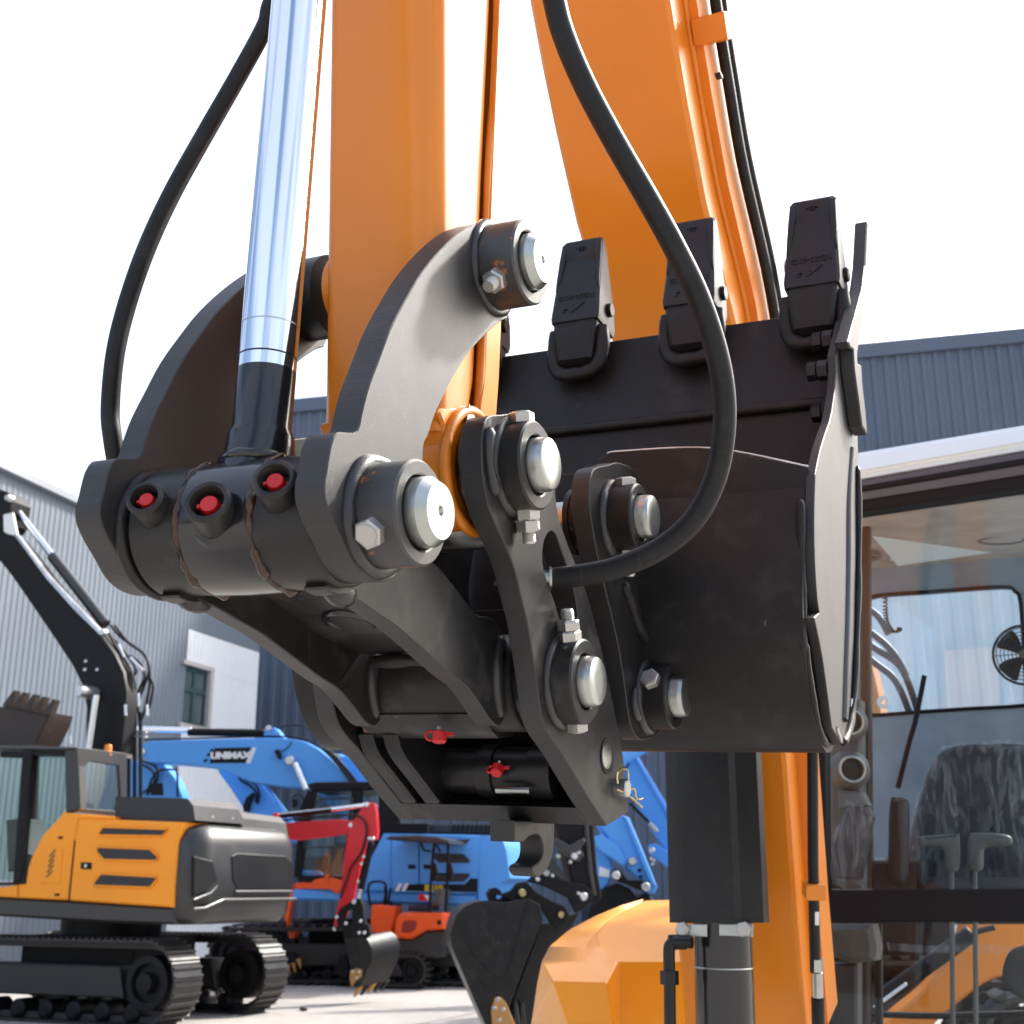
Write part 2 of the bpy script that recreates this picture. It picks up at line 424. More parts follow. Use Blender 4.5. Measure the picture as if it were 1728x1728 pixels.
bm = BM(); loft(bm, [armring(i) for i in range(5)])
ARM = part('dipper_arm', bm, M['orange'], EX)
# back flange with its fillet weld
_ext = lambda l: [l[0] + up_] + l
fl0 = [onf(x, y, sA - .012) for x, y in ((836, -60), (820, 300), (807, 640), (800, 730))]; fl0 = _ext(fl0); fl1 = [onf(x, y, sA - .012) for x, y in ((864, -60), (846, 300), (831, 640), (824, 735))]; fl1 = _ext(fl1)
bm = BM(); plate(bm, fl0 + fl1[::-1], -A * .172, e=.002); part('back_flange', bm, M['orange'], ARM)
bm = BM(); plate(bm, [p + A * .012 - (b_ - p) * 0 for p, b_ in zip(bk0, fl0)] + [p + A * .012 for p in fl1][::-1], -A * .012, e=.002); part('flange_rail', bm, M['orange2'], ARM)
weld_line(ARM, [p + A * .004 for p in bk0], .007, M['orange2'])
cP = bw(onf(908, 785, 0))
bm = BM(); lathe(bm, P(sA - wA - .03, *cP), A, [(0, 0), (0, .088), (wA + .030, .088), (wA + .034, .085), (wA + .034, .05), (wA + .034, 0)], 56); TIP = part('tip_boss', bm, M['orange'], ARM)
# arm nose: side plates swelling round the tip boss
nose = outl([(743, 690), (748, 720), (752, 770), (762, 830), (785, 872), (800, 850), (806, 780), (800, 720), (795, 690)], sA, 4)
bm = BM(); plate(bm, [p + A * .001 for p in nose], -A * (wA + .002), e=.004); part('arm_nose', bm, M['orange'], ARM)
weld_ring(ARM, P(sA + .004, *cP), A, .09, .009, M['orange2'])
bm = BM(); lathe(bm, P(sA - wA - .016, *cT), A, [(0, 0), (0, .060), (wA + .018, .060), (wA + .020, .058), (wA + .020, 0)], 48); part('arm_boss', bm, M['orange'], ARM)
weld_ring(ARM, P(sA + .004, *cT), A, .064, .007, M['orange2'])
# grease and shim at the tip pin
weld_ring(ARM, P(-.092, *cP), A, .071, .006, M['grease'], n=70, lump=.7)
bm = BM(); q = onf(786, 712, -.10); plate(bm, [q, q + W * .03 + B * .004, q + W * .012 + B * .03, q - W * .004 + B * .026], A * .002, e=0); part('shim_tab', bm, M['zinc'], ARM)

# bucket cylinder rod and eye ----------------------------------------------------
sE = -.245
bm = BM(); eye = []
for h, r in ((0, 0), (0, .083), (.004, .0875), (.052, .0885), (.106, .0875), (.11, .083), (.11, 0)): eye.append((h, r))
lathe(bm, P(sE - .055, 0, 0), A, eye, 64); EYE = part('rod_eye', bm, M['gloss'], EX)
r0 = at(427, 855, 1.56); 
def rodpt(y): 
    x = 440 + (745 - y) * (65 / 745); return x
r0 = hit(rodpt(745), 745, A, O0 + A * sE); r1 = hit(rodpt(-40), -40, A, O0 + A * sE)
rd = (r1 - r0).normalized(); rr = .0385
ycol = hit(rodpt(628), 628, A, O0 + A * sE); hc = (ycol - r0).length
bm = BM(); cyl(bm, r0 + rd * hc, r1 + rd * .5, rr, 64); ROD = part('cylinder_rod', bm, M['chrome'], EYE)
bm = BM(); cyl(bm, r1 + rd * .45, r1 + rd * 1.5, rr * 1.5, 40, c=.008); part('cylinder_barrel', bm, M['gloss'], EYE)
bm = BM(); lathe(bm, r0 - rd * .05, rd, [(0, 0), (0, rr * 1.16), (.045, rr * 1.15), (.058, rr * 1.10), (.066, rr * 1.005), (.05 + hc, rr * 1.004), (.05 + hc, 0)], 64); part('rod_collar', bm, M['gloss'], EYE)
bm = BM(); lathe(bm, r0 + rd * (hc + .017), rd, [(0, 0), (0, rr * 1.003), (.0012, rr * 1.006), (.0024, rr * 1.003), (.0024, 0)], 64); part('rod_seam', bm, M['black'], EYE)
bm = BM(); lathe(bm, r0 + rd * (hc + .062), rd, [(0, 0), (0, rr * 1.0015), (.0010, rr * 1.003), (.002, rr * 1.0015), (.002, 0)], 64); part('rod_seam', bm, M['zinc'], EYE)
# neck between the eye and the collar
bm = BM(); c0 = P(sE, .0, .0); nk = (r0 - c0)
loft(bm, [[(c0 + nk * t) + (A * math.cos(k * math.pi / 12) * ra + B * math.sin(k * math.pi / 12) * rb) for k in range(24)] for t, ra, rb in ((.3, .0445, .060), (.7, .0445, .052), (.9, .0445, .046), (1.05, .0435, .0435))])
part('eye_neck', bm, M['gloss'], EYE)
weld_ring(EYE, r0 - rd * .03, rd, rr * 1.16, .008, M['gloss'], n=40)
# grease cups with red caps
def grease_cup(x, y, rp, s, parent):
    d = 1.50; axd = (B * -.86 + W * .24 + A * .26).normalized(); c = hit(x, y, B, P(0, -.112, 0)); r = rp * (c - CAM).dot(FW) / FPX
    bm = BM(); L = .075
    lathe(bm, c - axd * L, axd, [(0, 0), (0, r), (L - .003, r), (L, r - .003), (L, r * .74), (L - .002, r * .70), (L - .028, r * .68), (L - .028, 0)], 40)
    g = part('grease_cup', bm, M['char'], parent)
    bm = BM(); q = c - axd * .026; lathe(bm, q, axd, [(0, 0), (0, r * .40), (.018, r * .40), (.020, r * .36), (.020, 0)], 24)
    ax, u, w = basis(axd); box(bm, q + axd * .014 + u * r * .42 * (-1 if u.x > 0 else 1) + w * r * .06, u * r * .13, w * r * .09, axd * .004, e=.0008)
    box(bm, q + axd * .006 - u * r * .46 * (-1 if u.x > 0 else 1) - w * r * .1, u * r * .12, w * r * .07, axd * .004, e=.0008)
    part('grease_cap', bm, M['red'], parent)
    weld_ring(parent, c - axd * .052, axd, r * 1.02, .007, M['weld'], n=36)

# bucket link: two tubes on the rod pin, two arms down to the coupler -----------------
cL = bw(onf(990, 1150, 0))
bm = BM(); sH = -.118
for s0, s1 in ((-.379, -.3025), (-.1905, -.104)):
    lathe(bm, P(s0, 0, 0), A, [(0, 0), (0, .082), (.003, .085), (s1 - s0 - .003, .085), (s1 - s0, .082), (s1 - s0, 0)], 64)
HL = part('bucket_link', bm, M['char'], EX)
HO = [(552, 985), (640, 952), (722, 945), (764, 985), (795, 1026), (809, 1039), (830, 1043), (850, 1068), (860, 1110), (862, 1180), (846, 1222), (830, 1218), (812, 1192), (788, 1159), (760, 1137), (722, 1103), (674, 1061), (639, 1037), (612, 1018), (587, 1004), (566, 1003)]
H3 = outl(HO, sH, 5)
for ds in (0, -.222):
    bm = BM(); plate(bm, [p + A * ds for p in H3], -A * .032, e=.0016, side=1); part('link_arm', bm, [M['char'], M['charedge']], HL, sharp=28)
# web plate between the arms, with a rim and dark disc for its opening
wl = [onf(x, y, sH) for x, y in ((600, 985), (690, 1042), (755, 1098), (815, 1130))]; wn_ = (wl[3] - wl[0]).cross(A).normalized(); wn_ = wn_ if wn_.dot(W) > 0 else -wn_; wl = [p + wn_ * .030 for p in wl]
bm = BM()
for p, q in zip(wl, wl[1:]):
    n = wn_ * .018
    plate(bm, [p - A * .014, q - A * .014, q - A * .222, p - A * .222], n, e=0)
part('link_web', bm, M['char'], HL)
uu = (wl[1] - wl[0]).normalized(); nn = uu.cross(A).normalized(); nn = nn if nn.dot(wn_) > 0 else -nn
hc_ = hit(592, 1046, nn, wl[0] - nn * .003)
ovl = lambda r, d=0: [hc_ + nn * d + (A * math.cos(k * math.pi / 20) * r * .9 + uu * math.sin(k * math.pi / 20) * r) for k in range(40)]
bm = BM(); tube(bm, ovl(.040), .0075, 10, smooth=False, closed=True); part('opening_rim', bm, M['gloss'], HL, sharp=80)
bm = BM(); plate(bm, ovl(.037), nn * .004, e=0); part('opening_shade', bm, M['void'], HL)  # no hole is cut: its shade is put into a dark disc
bm = BM(); lathe(bm, P(-.375, *cL), A, [(0, 0), (0, .074), (.003, .077), (.276, .077), (.279, .074), (.279, 0)], 56); part('link_tube', bm, M['char'], HL)
lp = [onf(x, y, sH - .03) for x, y in ((815, 1205), (832, 1236), (842, 1246), (850, 1238))]
bm = BM(); loft(bm, [[p + A * s for p in (lp[0], lp[1], lp[2], lp[3] + B * .04, P(sH - .03, cL[0], cL[1]))] for s in (.0, -.235)]); part('link_lip', bm, M['char'], HL)
for q, e_ in ((0, 0), (-.222, 0)):
    weld_line(HL, [onf(x, y, sH + .002) + A * q for x, y in ((846, 1075), (838, 1120), (838, 1170), (846, 1212))], .011)
weld_line(HL, [wl[3] - A * s + W * -.012 for s in (.04, .1, .16, .2)], .011, M['char'])
# blobs of weld where the arms meet the tubes
for ds in (0, -.222): weld_line(HL, [onf(x, y, sH - .016) + A * ds for x, y in ((556, 985), (566, 1000), (590, 1004))], .016, M['weld'])
grease_cup(243, 838, 33, -.36, HL); grease_cup(349, 845, 41, -.26, EYE); grease_cup(461, 806, 39, -.16, HL)
# brown grease squeezed out of the two seams
for s, a0, a1 in ((-.301, 0, 360), (-.190, 0, 360)): weld_ring(EYE, P(s, 0, 0), A, .0842, .0046, M['grease'], a0, a1, n=110, lump=1.0)

# quick coupler ------------------------------------------------------------------
CO = [(844, 700), (827, 702), (818, 714), (814, 740), (813, 765), (815, 799), (824, 851), (837, 886), (855, 924), (869, 962), (879, 1004), (890, 1049), (898, 1098), (905, 1143), (911, 1190), (917, 1218), (927, 1240), (951, 1275), (983, 1330), (1003, 1362), (1024, 1394, 1), (1061, 1370, 1), (1055, 1328), (1052, 1280), (1036, 1193), (1024, 1134), (1007, 1061), (990, 999), (974, 957), (962, 928), (945, 879), (938, 840), (936, 790), (925, 740), (900, 706), (872, 698)]
CH = [(928, 897), (918, 915), (916, 950), (925, 984), (936, 1015), (946, 1050), (955, 1072), (966, 1076), (974, 1062), (975, 1032), (970, 1001), (959, 962), (946, 924), (938, 902)]
sC = -.041
C3 = outl(CO, sC, 5); C3h = outl(CH, sC, 4)
bm = BM()                                                                     # body of the coupler: cross bar and back plate
bar = outl([(1003, 1364, 1), (1022, 1393, 1), (1058, 1369, 1), (1040, 1345, 1)], sC, 1); bar = [p - A * .034 for p in bar]
plate(bm, bar, -A * .332, e=.002)
bkp = [P(sC - .034, *t) for t in ((.66, .02), (.70, .03), (.90, -.29), (.86, -.31))]
plate(bm, bkp, -A * .332, e=0)
QC = part('quick_coupler', bm, [M['char'], M['charedge']], EX)
for s0 in (sC, -.405):
    bm = BM(); d = A * (s0 - sC)
    plate(bm, [p + d for p in C3], -A * .035, holes=[[p + d for p in C3h]], e=.0016, side=1); part('side_plate', bm, [M['char'], M['charedge']], QC, sharp=28)
boss(QC, cP, sC - .002, 0, .066, .045, M['char']); boss(QC, cL, sC - .002, 0, .066, .044, M['char'])
pin(QC, cP, -.438, .022, .0405, 0); pin(QC, cL, -.438, .020, .0395, 0)
for c in (cP, cL):
    bm = BM(); lathe(bm, P(-.101, *c), A, [(0, 0), (0, .068), (.008, .070), (.024, .070), (.026, 0)], 48); part('spacer_ring', bm, M['gloss'], QC)
o = P(-.022, *cP); dd = (W * .94 - B * .25).normalized(); bolt(o + dd * .065, dd, QC, .35, 1.2); nut(o - dd * .064, -dd, QC, .1, 1.15); nut(o - dd * .081, -dd, QC, .5, 1.1, True)
o = P(-.022, *cL); dd = (W * .90 - B * .30).normalized(); nut(o + dd * .064, dd, QC, .2, 1.15); nut(o + dd * .081, dd, QC, .5, 1.1, True); bolt(o - dd * .064, -dd, QC, .3, 1.1)
weld_line(QC, [onf(x, y, sC + .003) for x, y in ((826, 722), (824, 755), (827, 795), (838, 838))], .009)
# inner works of the coupler: locking cylinder, guide rings, pin
cc = bw(onf(868, 1300, -.19)); cc = (cc[0] + .03, cc[1])
bm = BM(); lathe(bm, P(-.345, *cc), A, [(0, 0), (0, .040), (.085, .040), (.086, .046), (.115, .047), (.116, .042), (.18, .042), (.181, .047), (.225, .047), (.225, 0)], 48); part('lock_cylinder', bm, M['black'], QC)
for s in (-.372, -.325):
    rg = outl([(945, 1232), (942, 1252), (952, 1282), (975, 1320), (1000, 1362, 1), (1025, 1372, 1), (1030, 1320, 1), (1000, 1232, 1)], sC, 4)
    bm = BM(); plate(bm, [p + A * (s - sC) for p in rg], -A * .030, e=.004); part('guide_plate', bm, M['black'], QC)
bm = BM(); z0 = hit(838, 1333, B, P(0, cc[0] - .050, 0)); z1 = z0 + A * .062; cyl(bm, z0, z1, .0060, 16); part('lock_pin', bm, M['zinc'], QC)
def red_cap(x, y, bplane, dn, parent, sc=.8):
    c = hit(x, y, B, P(0, bplane, 0)); bm = BM()
    lathe(bm, c, dn, [(0, 0), (0, .0085 * sc), (.003, .0085 * sc), (.003, .0125 * sc), (.018 * sc, .0115 * sc), (.020 * sc, .010 * sc), (.020 * sc, 0)], 24)
    _, u, w = basis(dn)
    tube(bm, [c + dn * .008 * sc + (u * math.cos(t) * .008 + dn * math.sin(t) * .008 + u * .015) * sc for t in [k * math.pi / 5 for k in range(10)]], .0022 * sc, 6, smooth=False, closed=True)
    box(bm, c + dn * .006 * sc - u * .017 * sc, u * .007 * sc, w * .002 * sc, dn * .003 * sc)
    part('grease_cap', bm, M['red'], parent)
    bm = BM(); lathe(bm, c - dn * .006, dn, [(0, 0), (0, .006), (.008, .006), (.008, 0)], 12); part('grease_nipple', bm, M['zinc'], parent)
red_cap(742, 1233, cL[0] - .045, (W * -1 + B * -.12 + A * .1).normalized(), HL, .95); red_cap(842, 1292, cc[0] - .050, (W * -.8 + B * -.6).normalized(), QC, .9)
HK = [(868, 1385, 1), (936, 1385, 1), (935, 1425), (930, 1452), (920, 1472), (908, 1480), (900, 1474), (899, 1463), (908, 1457), (915, 1446), (917, 1430), (913, 1413), (904, 1408), (893, 1412), (884, 1421, 1), (868, 1421, 1)]
bm = BM(); plate(bm, outl(HK, -.17, 4), -A * .045, e=.002, side=1)
part('hook', bm, [M['char'], M['charedge']], QC)
# dark disc as window, with pin end, and the locking pin with its R-clip
cw = onf(1024, 1276, sC)
bm = BM(); lathe(bm, cw + A * .0005, A, [(0, 0), (0, .030), (.0012, .030), (.0012, 0)], 36); part('pin_window_shade', bm, M['void'], QC)  # flat disc, shade inside the hole put into its dark colour
bm = BM(); lathe(bm, cw - A * .002 - B * .006, A, [(0, 0), (0, .0215), (.005, .0215), (.0055, .02), (.005, 0)], 32); part('pin', bm, M['zinc'], QC)
cq = onf(1040, 1330, sC)
bm = BM(); lathe(bm, cq, A, [(0, 0), (0, .0155), (.02, .0155), (.022, .0135), (.022, 0)], 24); part('locking_pin', bm, M['zinc'], QC)
clip = [(1042, 1322), (1041, 1308), (1048, 1298), (1057, 1298), (1060, 1308), (1060, 1330), (1070, 1331), (1073, 1345), (1078, 1349), (1084, 1347)]
clip2 = [(1040, 1332), (1055, 1339), (1070, 1350), (1083, 1362)]
bm = BM()
for c in (clip, clip2): tube(bm, [hit(x, y, A, O0 + A * (sC + .016)) for x, y in c], .0021, 8, 4)
part('spring_clip', bm, M['gold'], QC)
# fittings behind the coupler plate
bm = BM(); q0 = at(838, 992, 1.95)
for dx in (0, .017): lathe(bm, q0 + A * dx, A, [(0, 0), (0, .013), (.011, .013), (.012, .011), (.012, 0)], 6)
part('hose_fitting', bm, M['black'], QC, sharp=25)

# hoses ----------------------------------------------------------------------------
def hose(pts, r, parent=EX, m=None, seg=14, name='hose', wrap=0):
    bm = BM(); q = [at(*p) for p in pts]; tube(bm, q, r, seg, 10); h = part(name, bm, m or M['rubber'], parent, sharp=60)
    if wrap:
        c = crom(q, 10, False)
        for i in range(6, len(c) - 6, wrap):
            t = (c[i + 1] - c[i]).normalized(); t = (t + UP * .25).normalized(); bm = BM(); lathe(bm, c[i] - t * .0009, t, [(0, r * .9), (0, r * 1.012), (.0018, r * 1.012), (.0018, r * .9)], 18); part('sleeve_seam', bm, M['black'], h)
    return h
hose([(600, -260, 2.05), (470, -20, 2.0), (447, 45, 2.0), (400, 132, 2.0), (345, 228, 1.98), (291, 325, 1.95), (247, 420, 1.92), (214, 515, 1.9), (194, 600, 1.88), (186, 690, 1.87), (190, 740, 1.86), (200, 800, 1.86)], .0142)
hose([(860, -260, 1.84), (925, -40, 1.84), (948, 50, 1.84), (985, 140, 1.84), (1035, 235, 1.84), (1090, 330, 1.84), (1137, 415, 1.84), (1178, 500, 1.85), (1208, 590, 1.86), (1222, 670, 1.87), (1220, 745, 1.88), (1204, 815, 1.89), (1168, 880, 1.90), (1110, 928, 1.92), (1040, 958, 1.94), (985, 970, 1.955), (930, 977, 1.97)], .0176, wrap=16)
bm = BM(); q = at(931, 977, 1.963); lathe(bm, q, -RT, [(0, 0), (0, .0195), (.004, .0195), (.004, .014), (.05, .014), (.05, 0)], 20); part('hose_ferrule', bm, M['zinc'], EX)
# ------------------------------------------------------------------ bucket
sB, sBl, T = .254, -.832, .018
SH = [(.975, .285), (.945, .15), (.940, .02), (.985, -.085), (1.055, -.145), (1.12, -.160), (1.185, -.12), (1.24, -.01), (1.285, .18), (1.300, .40), (1.305, .575)]
def shell_ring(off):
    q = crom([V((b, w, 0)) for b, w in SH], 5, False); out = []
    for i, p in enumerate(q):
        t = (q[min(i + 1, len(q) - 1)] - q[max(i - 1, 0)]).normalized(); n = V((t.y, -t.x, 0)); out.append(p + n * off)
    return out
bm = BM(); oo, ii = shell_ring(0), shell_ring(T)
loft(bm, [[P(s, p.x, p.y) for p in oo + ii[::-1]] for s in (sB, sBl)])
BK = part('bucket', bm, M['bkt'], EX)
# top plate of the mouth, peaked in the middle
n_ = hit(1200, 757, B, P(0, .95, 0))
tp = [hit(x, y, B, P(0,   .965, 0)) for x, y in ((1005, 800), (1010, 775), (1025, 766), (1050, 762), (1200, 757), (1364, 788), (1366, 800))]
bw0 = (tp[0] - O0).dot(A)
tp = tp + [P(sB,   .965, .27), P(bw0 - .3,   .965, .27), P(bw0 - .3,   .965, (tp[1] - O0).dot(W))]
bm = BM(); plate(bm, tp, B * .016, e=.0012); part('mouth_plate', bm, M['bkt'], BK)
bm = BM(); tube(bm, [p - B * .0005 + W * .0006 for p in tp[2:6]], .0022, 6, 8); part('worn_glint_edge', bm, M['bare'], BK, sharp=80)  # bare strip for worn paint, and for the glint put along the edge
wl_ = [P(s, .963, .268 + .004 * math.sin(s * 40)) for s in [(-.2 + k * .0235) for k in range(21)]]
weld_line(BK, wl_, .010, M['bkt'])
# side plates
SP = [(1358, 792, 1), (1384, 762), (1392, 735), (1403, 700), (1411, 640), (1410, 600, 1), (1424, 540, 1), (1446, 560, 1), (1447, 640), (1447, 720), (1449, 800), (1450, 900), (1449, 1000), (1446, 1100), (1441, 1190), (1434, 1235), (1424, 1257), (1414, 1245), (1404, 1228, 1), (1388, 1110), (1374, 1042, 1), (1383, 1034, 1), (1379, 1006), (1375, 943), (1374, 870), (1376, 800, 1)]
s1 = sB + T
sp3 = outl(SP[1:], s1, 4)
bm = BM(); plate(bm, sp3, -A * T, e=.0016, side=1); part('side_plate', bm, [M['bktglare'], M['bktedge']], BK, sharp=28)
bm = BM(); plate(bm, [p - A * (s1 - sBl) for p in sp3], -A * T, e=.0016, side=1); part('side_plate', bm, [M['bkt'], M['bktedge']], BK, sharp=28)
edge = [onf(x, y, s1 + .003) for x, y in ((1449, 790), (1450, 900), (1449, 1000), (1446, 1100), (1441, 1190), (1434, 1235), (1424, 1257))]
weld_line(BK, [p - B * .012 for p in edge], .008, M['bkt'])
bm = BM(); tube(bm, [onf(x, y, s1 + .001) for x, y in ((1412, 1228), (1416, 1240), (1424, 1254), (1433, 1228), (1437, 1180))], .0035, 6, 8); part('worn_glint_edge', bm, M['bare'], BK, sharp=80)
# pressed rib on the side plate
bm = BM(); tube(bm, [onf(x, y, s1 - .004) for x, y in ((1434, 760), (1428, 850), (1427, 960), (1425, 1060), (1422, 1150), (1420, 1215))], .013, 10); part('side_rib', bm, M['bktglare'], BK, sharp=60)
weld_line(BK, [P(sB - .004, .936 - .0 * k, w) for k, w in enumerate((.26, .16, .06, -.02))], .008, M['bkt'])
weld_line(BK, [P(sB - .0, b - .004, w - .004) for b, w in ((.942, .0), (.985, -.088), (1.055, -.148), (1.11, -.162))], .007, M['bkt'])
# lip plate with its bead
LB, LT = (1.302, .572), (1.372, .829)
ld = (B * (LT[0] - LB[0]) + W * (LT[1] - LB[1])).normalized(); ln = ld.cross(A).normalized()
bm = BM(); plate(bm, [P(sB, *LB), P(sBl, *LB), P(sBl, *LT), P(sB, *LT)], (ln if ln.dot(B) > 0 else -ln) * .024, e=.002); part('lip_plate', bm, M['bkt'], BK)
bm = BM(); tube(bm, [P(s, LB[0] - .004, LB[1] + .01) for s in (sB, -.3, sBl)], .012, 10, smooth=False); part('lip_bead', bm, M['bkt'], BK, sharp=70)
# teeth: local x along the lip, y through it, z up the tooth
fn = -ln if ln.dot(B) > 0 else ln
td = (W * .985 + B * .09).normalized(); ty = td.cross(A).normalized()
if ty.dot(B) < 0: ty = -ty
def rr_(x0, x1, y0, y1, z, c=.006):
    return [V(p) for p in ((x0 + c, y0, z), (x1 - c, y0, z), (x1, y0 + c, z), (x1, y1 - c, z), (x1 - c, y1, z), (x0 + c, y1, z), (x0, y1 - c, z), (x0, y0 + c, z))]
def tooth_mesh():
    bm = BM()
    L = [(.0, .0495, -.052, .052), (.012, .051, -.053, .053), (.06, .0485, -.050, .048), (.10, .0465, -.046, .030), (.15, .0445, -.041, .010), (.198, .0425, -.036, -.012), (.203, .041, -.034, -.016)]
    loft(bm, [rr_(-w, w, y0, y1, z, .005) for z, w, y0, y1 in L])
    # scooped face between two raised ribs, front and back
    for sg in (-1, 1):
        loft(bm, [rr_(sg * x - wd, sg * x + wd, y0 - dp, y0 + .004, z, .0015) for z, x, wd, y0, dp in ((.075, .046, .001, -.0485, .0), (.10, .0415, .0045, -.046, .0035), (.15, .0385, .006, -.041, .005), (.190, .0365, .006, -.037, .005), (.199, .0355, .004, -.036, .001))])
    loft(bm, [rr_(-.034, .034, -.0375 - d, -.03, z, .002) for z, d in ((.150, .003), (.153, .005), (.196, .004), (.199, .0))])
    me = mesh_of('tooth', bm, M['tooth'], 40); return me
def adapter_mesh():
    bm = BM()
    L = [(-.092, .026, -.030, .03), (-.084, .036, -.040, .034), (-.03, .043, -.050, .044), (-.004, .046, -.049, .047), (.02, .042, -.042, .042)]
    loft(bm, [rr_(-w, w, y0, y1, z, .006) for z, w, y0, y1 in L]); return mesh_of('adapter', bm, M['bkt'], 40)
def tpin_mesh():
    bm = BM(); lathe(bm, V((-.058, .008, .045)), V((1, 0, 0)), [(0, 0), (0, .013), (.002, .015), (.114, .015), (.116, .013), (.116, 0)], 20); return mesh_of('tooth_pin', bm, M['black'])
def bead_mesh():
    bm = BM(); pts = [V((-.047, -.030, -.012)), V((-.050, -.028, -.06)), V((-.044, -.028, -.095)), V((-.025, -.030, -.112)), V((.0, -.031, -.115)), V((.025, -.03, -.112)), V((.044, -.028, -.095)), V((.050, -.028, -.06)), V((.047, -.03, -.012))]
    q = crom(pts, 6, False); q = [p + V((0, .010, .004)) for p in q]; tube(bm, q, .0135, 10, smooth=False, rv=lambda i: 1.15 + .05 * math.sin(i * .9)); return mesh_of('weld_bead', bm, M['bkt'], 80)
TM, AM, TP, WB = tooth_mesh(), adapter_mesh(), tpin_mesh(), bead_mesh()
LT1 = text_mesh('RE220-0002', .0155, .0024, M['tooth'], .0002); LT2 = text_mesh('-22-', .013, .0024, M['tooth'], .0002)
LT3 = text_mesh('A\u2019', .026, .0026, M['tooth'], .0008, .4, 1.5)
tb = (1.338, .800)
st = [s_at(x, *tb) for x in (981, 1174, 1378)]
dS = (st[2] - st[0]) / 2
for k in range(5):
    s = st[0] + dS * (k - 2); o = P(s, *tb) + td * .052; Mx = mat_axes(o, A * 1.22, ty * 1.1, td * 1.16)
    t = place('tooth', TM, Mx, BK)
    place('adapter', AM, Mx, BK); place('tooth_pin', TP, Mx, BK)
    place('weld_bead', WB, Mx, BK)
    R180 = lambda z, y: Mx @ Matrix.Translation((0, y, z)) @ Matrix.Rotation(math.pi / 2, 4, 'X') @ Matrix.Rotation(math.pi, 4, 'Z')
    for me, z, y in ((LT1, .056, -.0500), (LT2, .176, -.0432), (LT3, .030, -.0520)):
        place('lettering', me, R180(z, y), BK)
# side cutter: thick bolted plate at the right corner
CU = [(1442, 377, 1), (1438, 450), (1433, 490), (1429, 505), (1407, 579, 1), (1410, 589, 1), (1416, 593), (1418, 627), (1425, 676), (1431, 721, 1)]
cu = [onf(x, y, s1) for x, y, *_ in CU]
bk = [p + B * d for p, d in zip(cu, (.02, .04, .05, .06, .09, .09, .09, .09, .08, .06))][::-1]
for ds, side in ((0, A * .030), (-(s1 - sBl) - T, -A * .030)):
    bm = BM(); plate(bm, [p + A * ds for p in cu + bk], side, e=.003, side=1); sc_ = part('side_cutter', bm, [M['bkt'], M['bktedge']], BK, sharp=28)
for x, y in ((1392, 573), (1384, 624), (1392, 694)):
    p = onf(x + 13, y, sB - .002); 
    place('nut', hexmesh('nut', .0215, .022, M['tooth']), zm(p, -A, .1, 1), BK)
    place('nut', hexmesh('nut', .0205, .020, M['tooth']), zm(p - A * .0235, -A, .3, 1), BK)
# ears with collars, pins and bolts
EA = [(1046, 781), (1025, 785), (1005, 790), (998, 802), (995, 825), (995, 852), (1002, 900), (1012, 952), (1025, 1008), (1035, 1049), (1046, 1101), (1054, 1153), (1061, 1205), (1068, 1232), (1080, 1248), (1100, 1245), (1118, 1232), (1150, 1215, 1), (1160, 1160, 1), (1130, 1112), (1105, 1090), (1085, 1040), (1075, 990), (1078, 930), (1085, 850), (1075, 800)]
sK = -.045; E3 = outl(EA, sK, 5)
cE1, cE2 = bw(onf(1075, 873, 0)), bw(onf(1132, 1175, 0))
for k, ds in enumerate((0, -.350)):
    bm = BM(); plate(bm, [p + A * ds for p in E3], -A * .034, e=.0016, side=1); part('ear_plate', bm, [M['bkt'], M['bktedge']], BK, sharp=28)
for c in (cE1, cE2):
    boss(BK, c, sK - .002, .008, .060, .042, M['bkt'], .02, .010); pin(BK, c, -.43, .032, .0385, 0, .010)
    bm = BM(); lathe(bm, P(sK - .034, *c), -A, [(0, 0), (0, .057), (.03, .057), (.03, .06), (.04, .06), (.04, 0)], 40); part('boss', bm, M['bkt'], BK)
o = P(-.018, *cE1); dd = (W * .97 - B * .2).normalized(); bolt(o + dd * .057, dd, BK, .3, 1.15); nut(o - dd * .058, -dd, BK, .1, 1.1); nut(o - dd * .074, -dd, BK, .5, 1.0, True)
o = P(-.020, *cE2); dd = (-B * .92 + W * .35).normalized(); bolt(o + dd * .059, dd, BK, .3, 1.15); nut(o - dd * .058, -dd, BK, .2)
weld_line(BK, [onf(x, y, sK + .002) for x, y in ((1052, 985), (1062, 1010), (1075, 1050), (1092, 1090), (1110, 1130))], .012, M['bkt'])
weld_line(BK, [onf(x, y, sK + .004) for x, y in ((1022, 826), (1020, 850), (1026, 890), (1036, 915))], .008)
weld_line(BK, [onf(x, y, sK + .004) for x, y in ((1072, 1160), (1070, 1190), (1078, 1215))], .008)
# wear straps under the heel: short weld scars
for x in (1160, 1250): weld_line(BK, [hit(x + dx, y, B, P(0, 1.055 + dz, 0)) for dx, y, dz in ((0, 1205, -.01), (6, 1228, .005), (14, 1252, .05))], .006, M['bkt'])

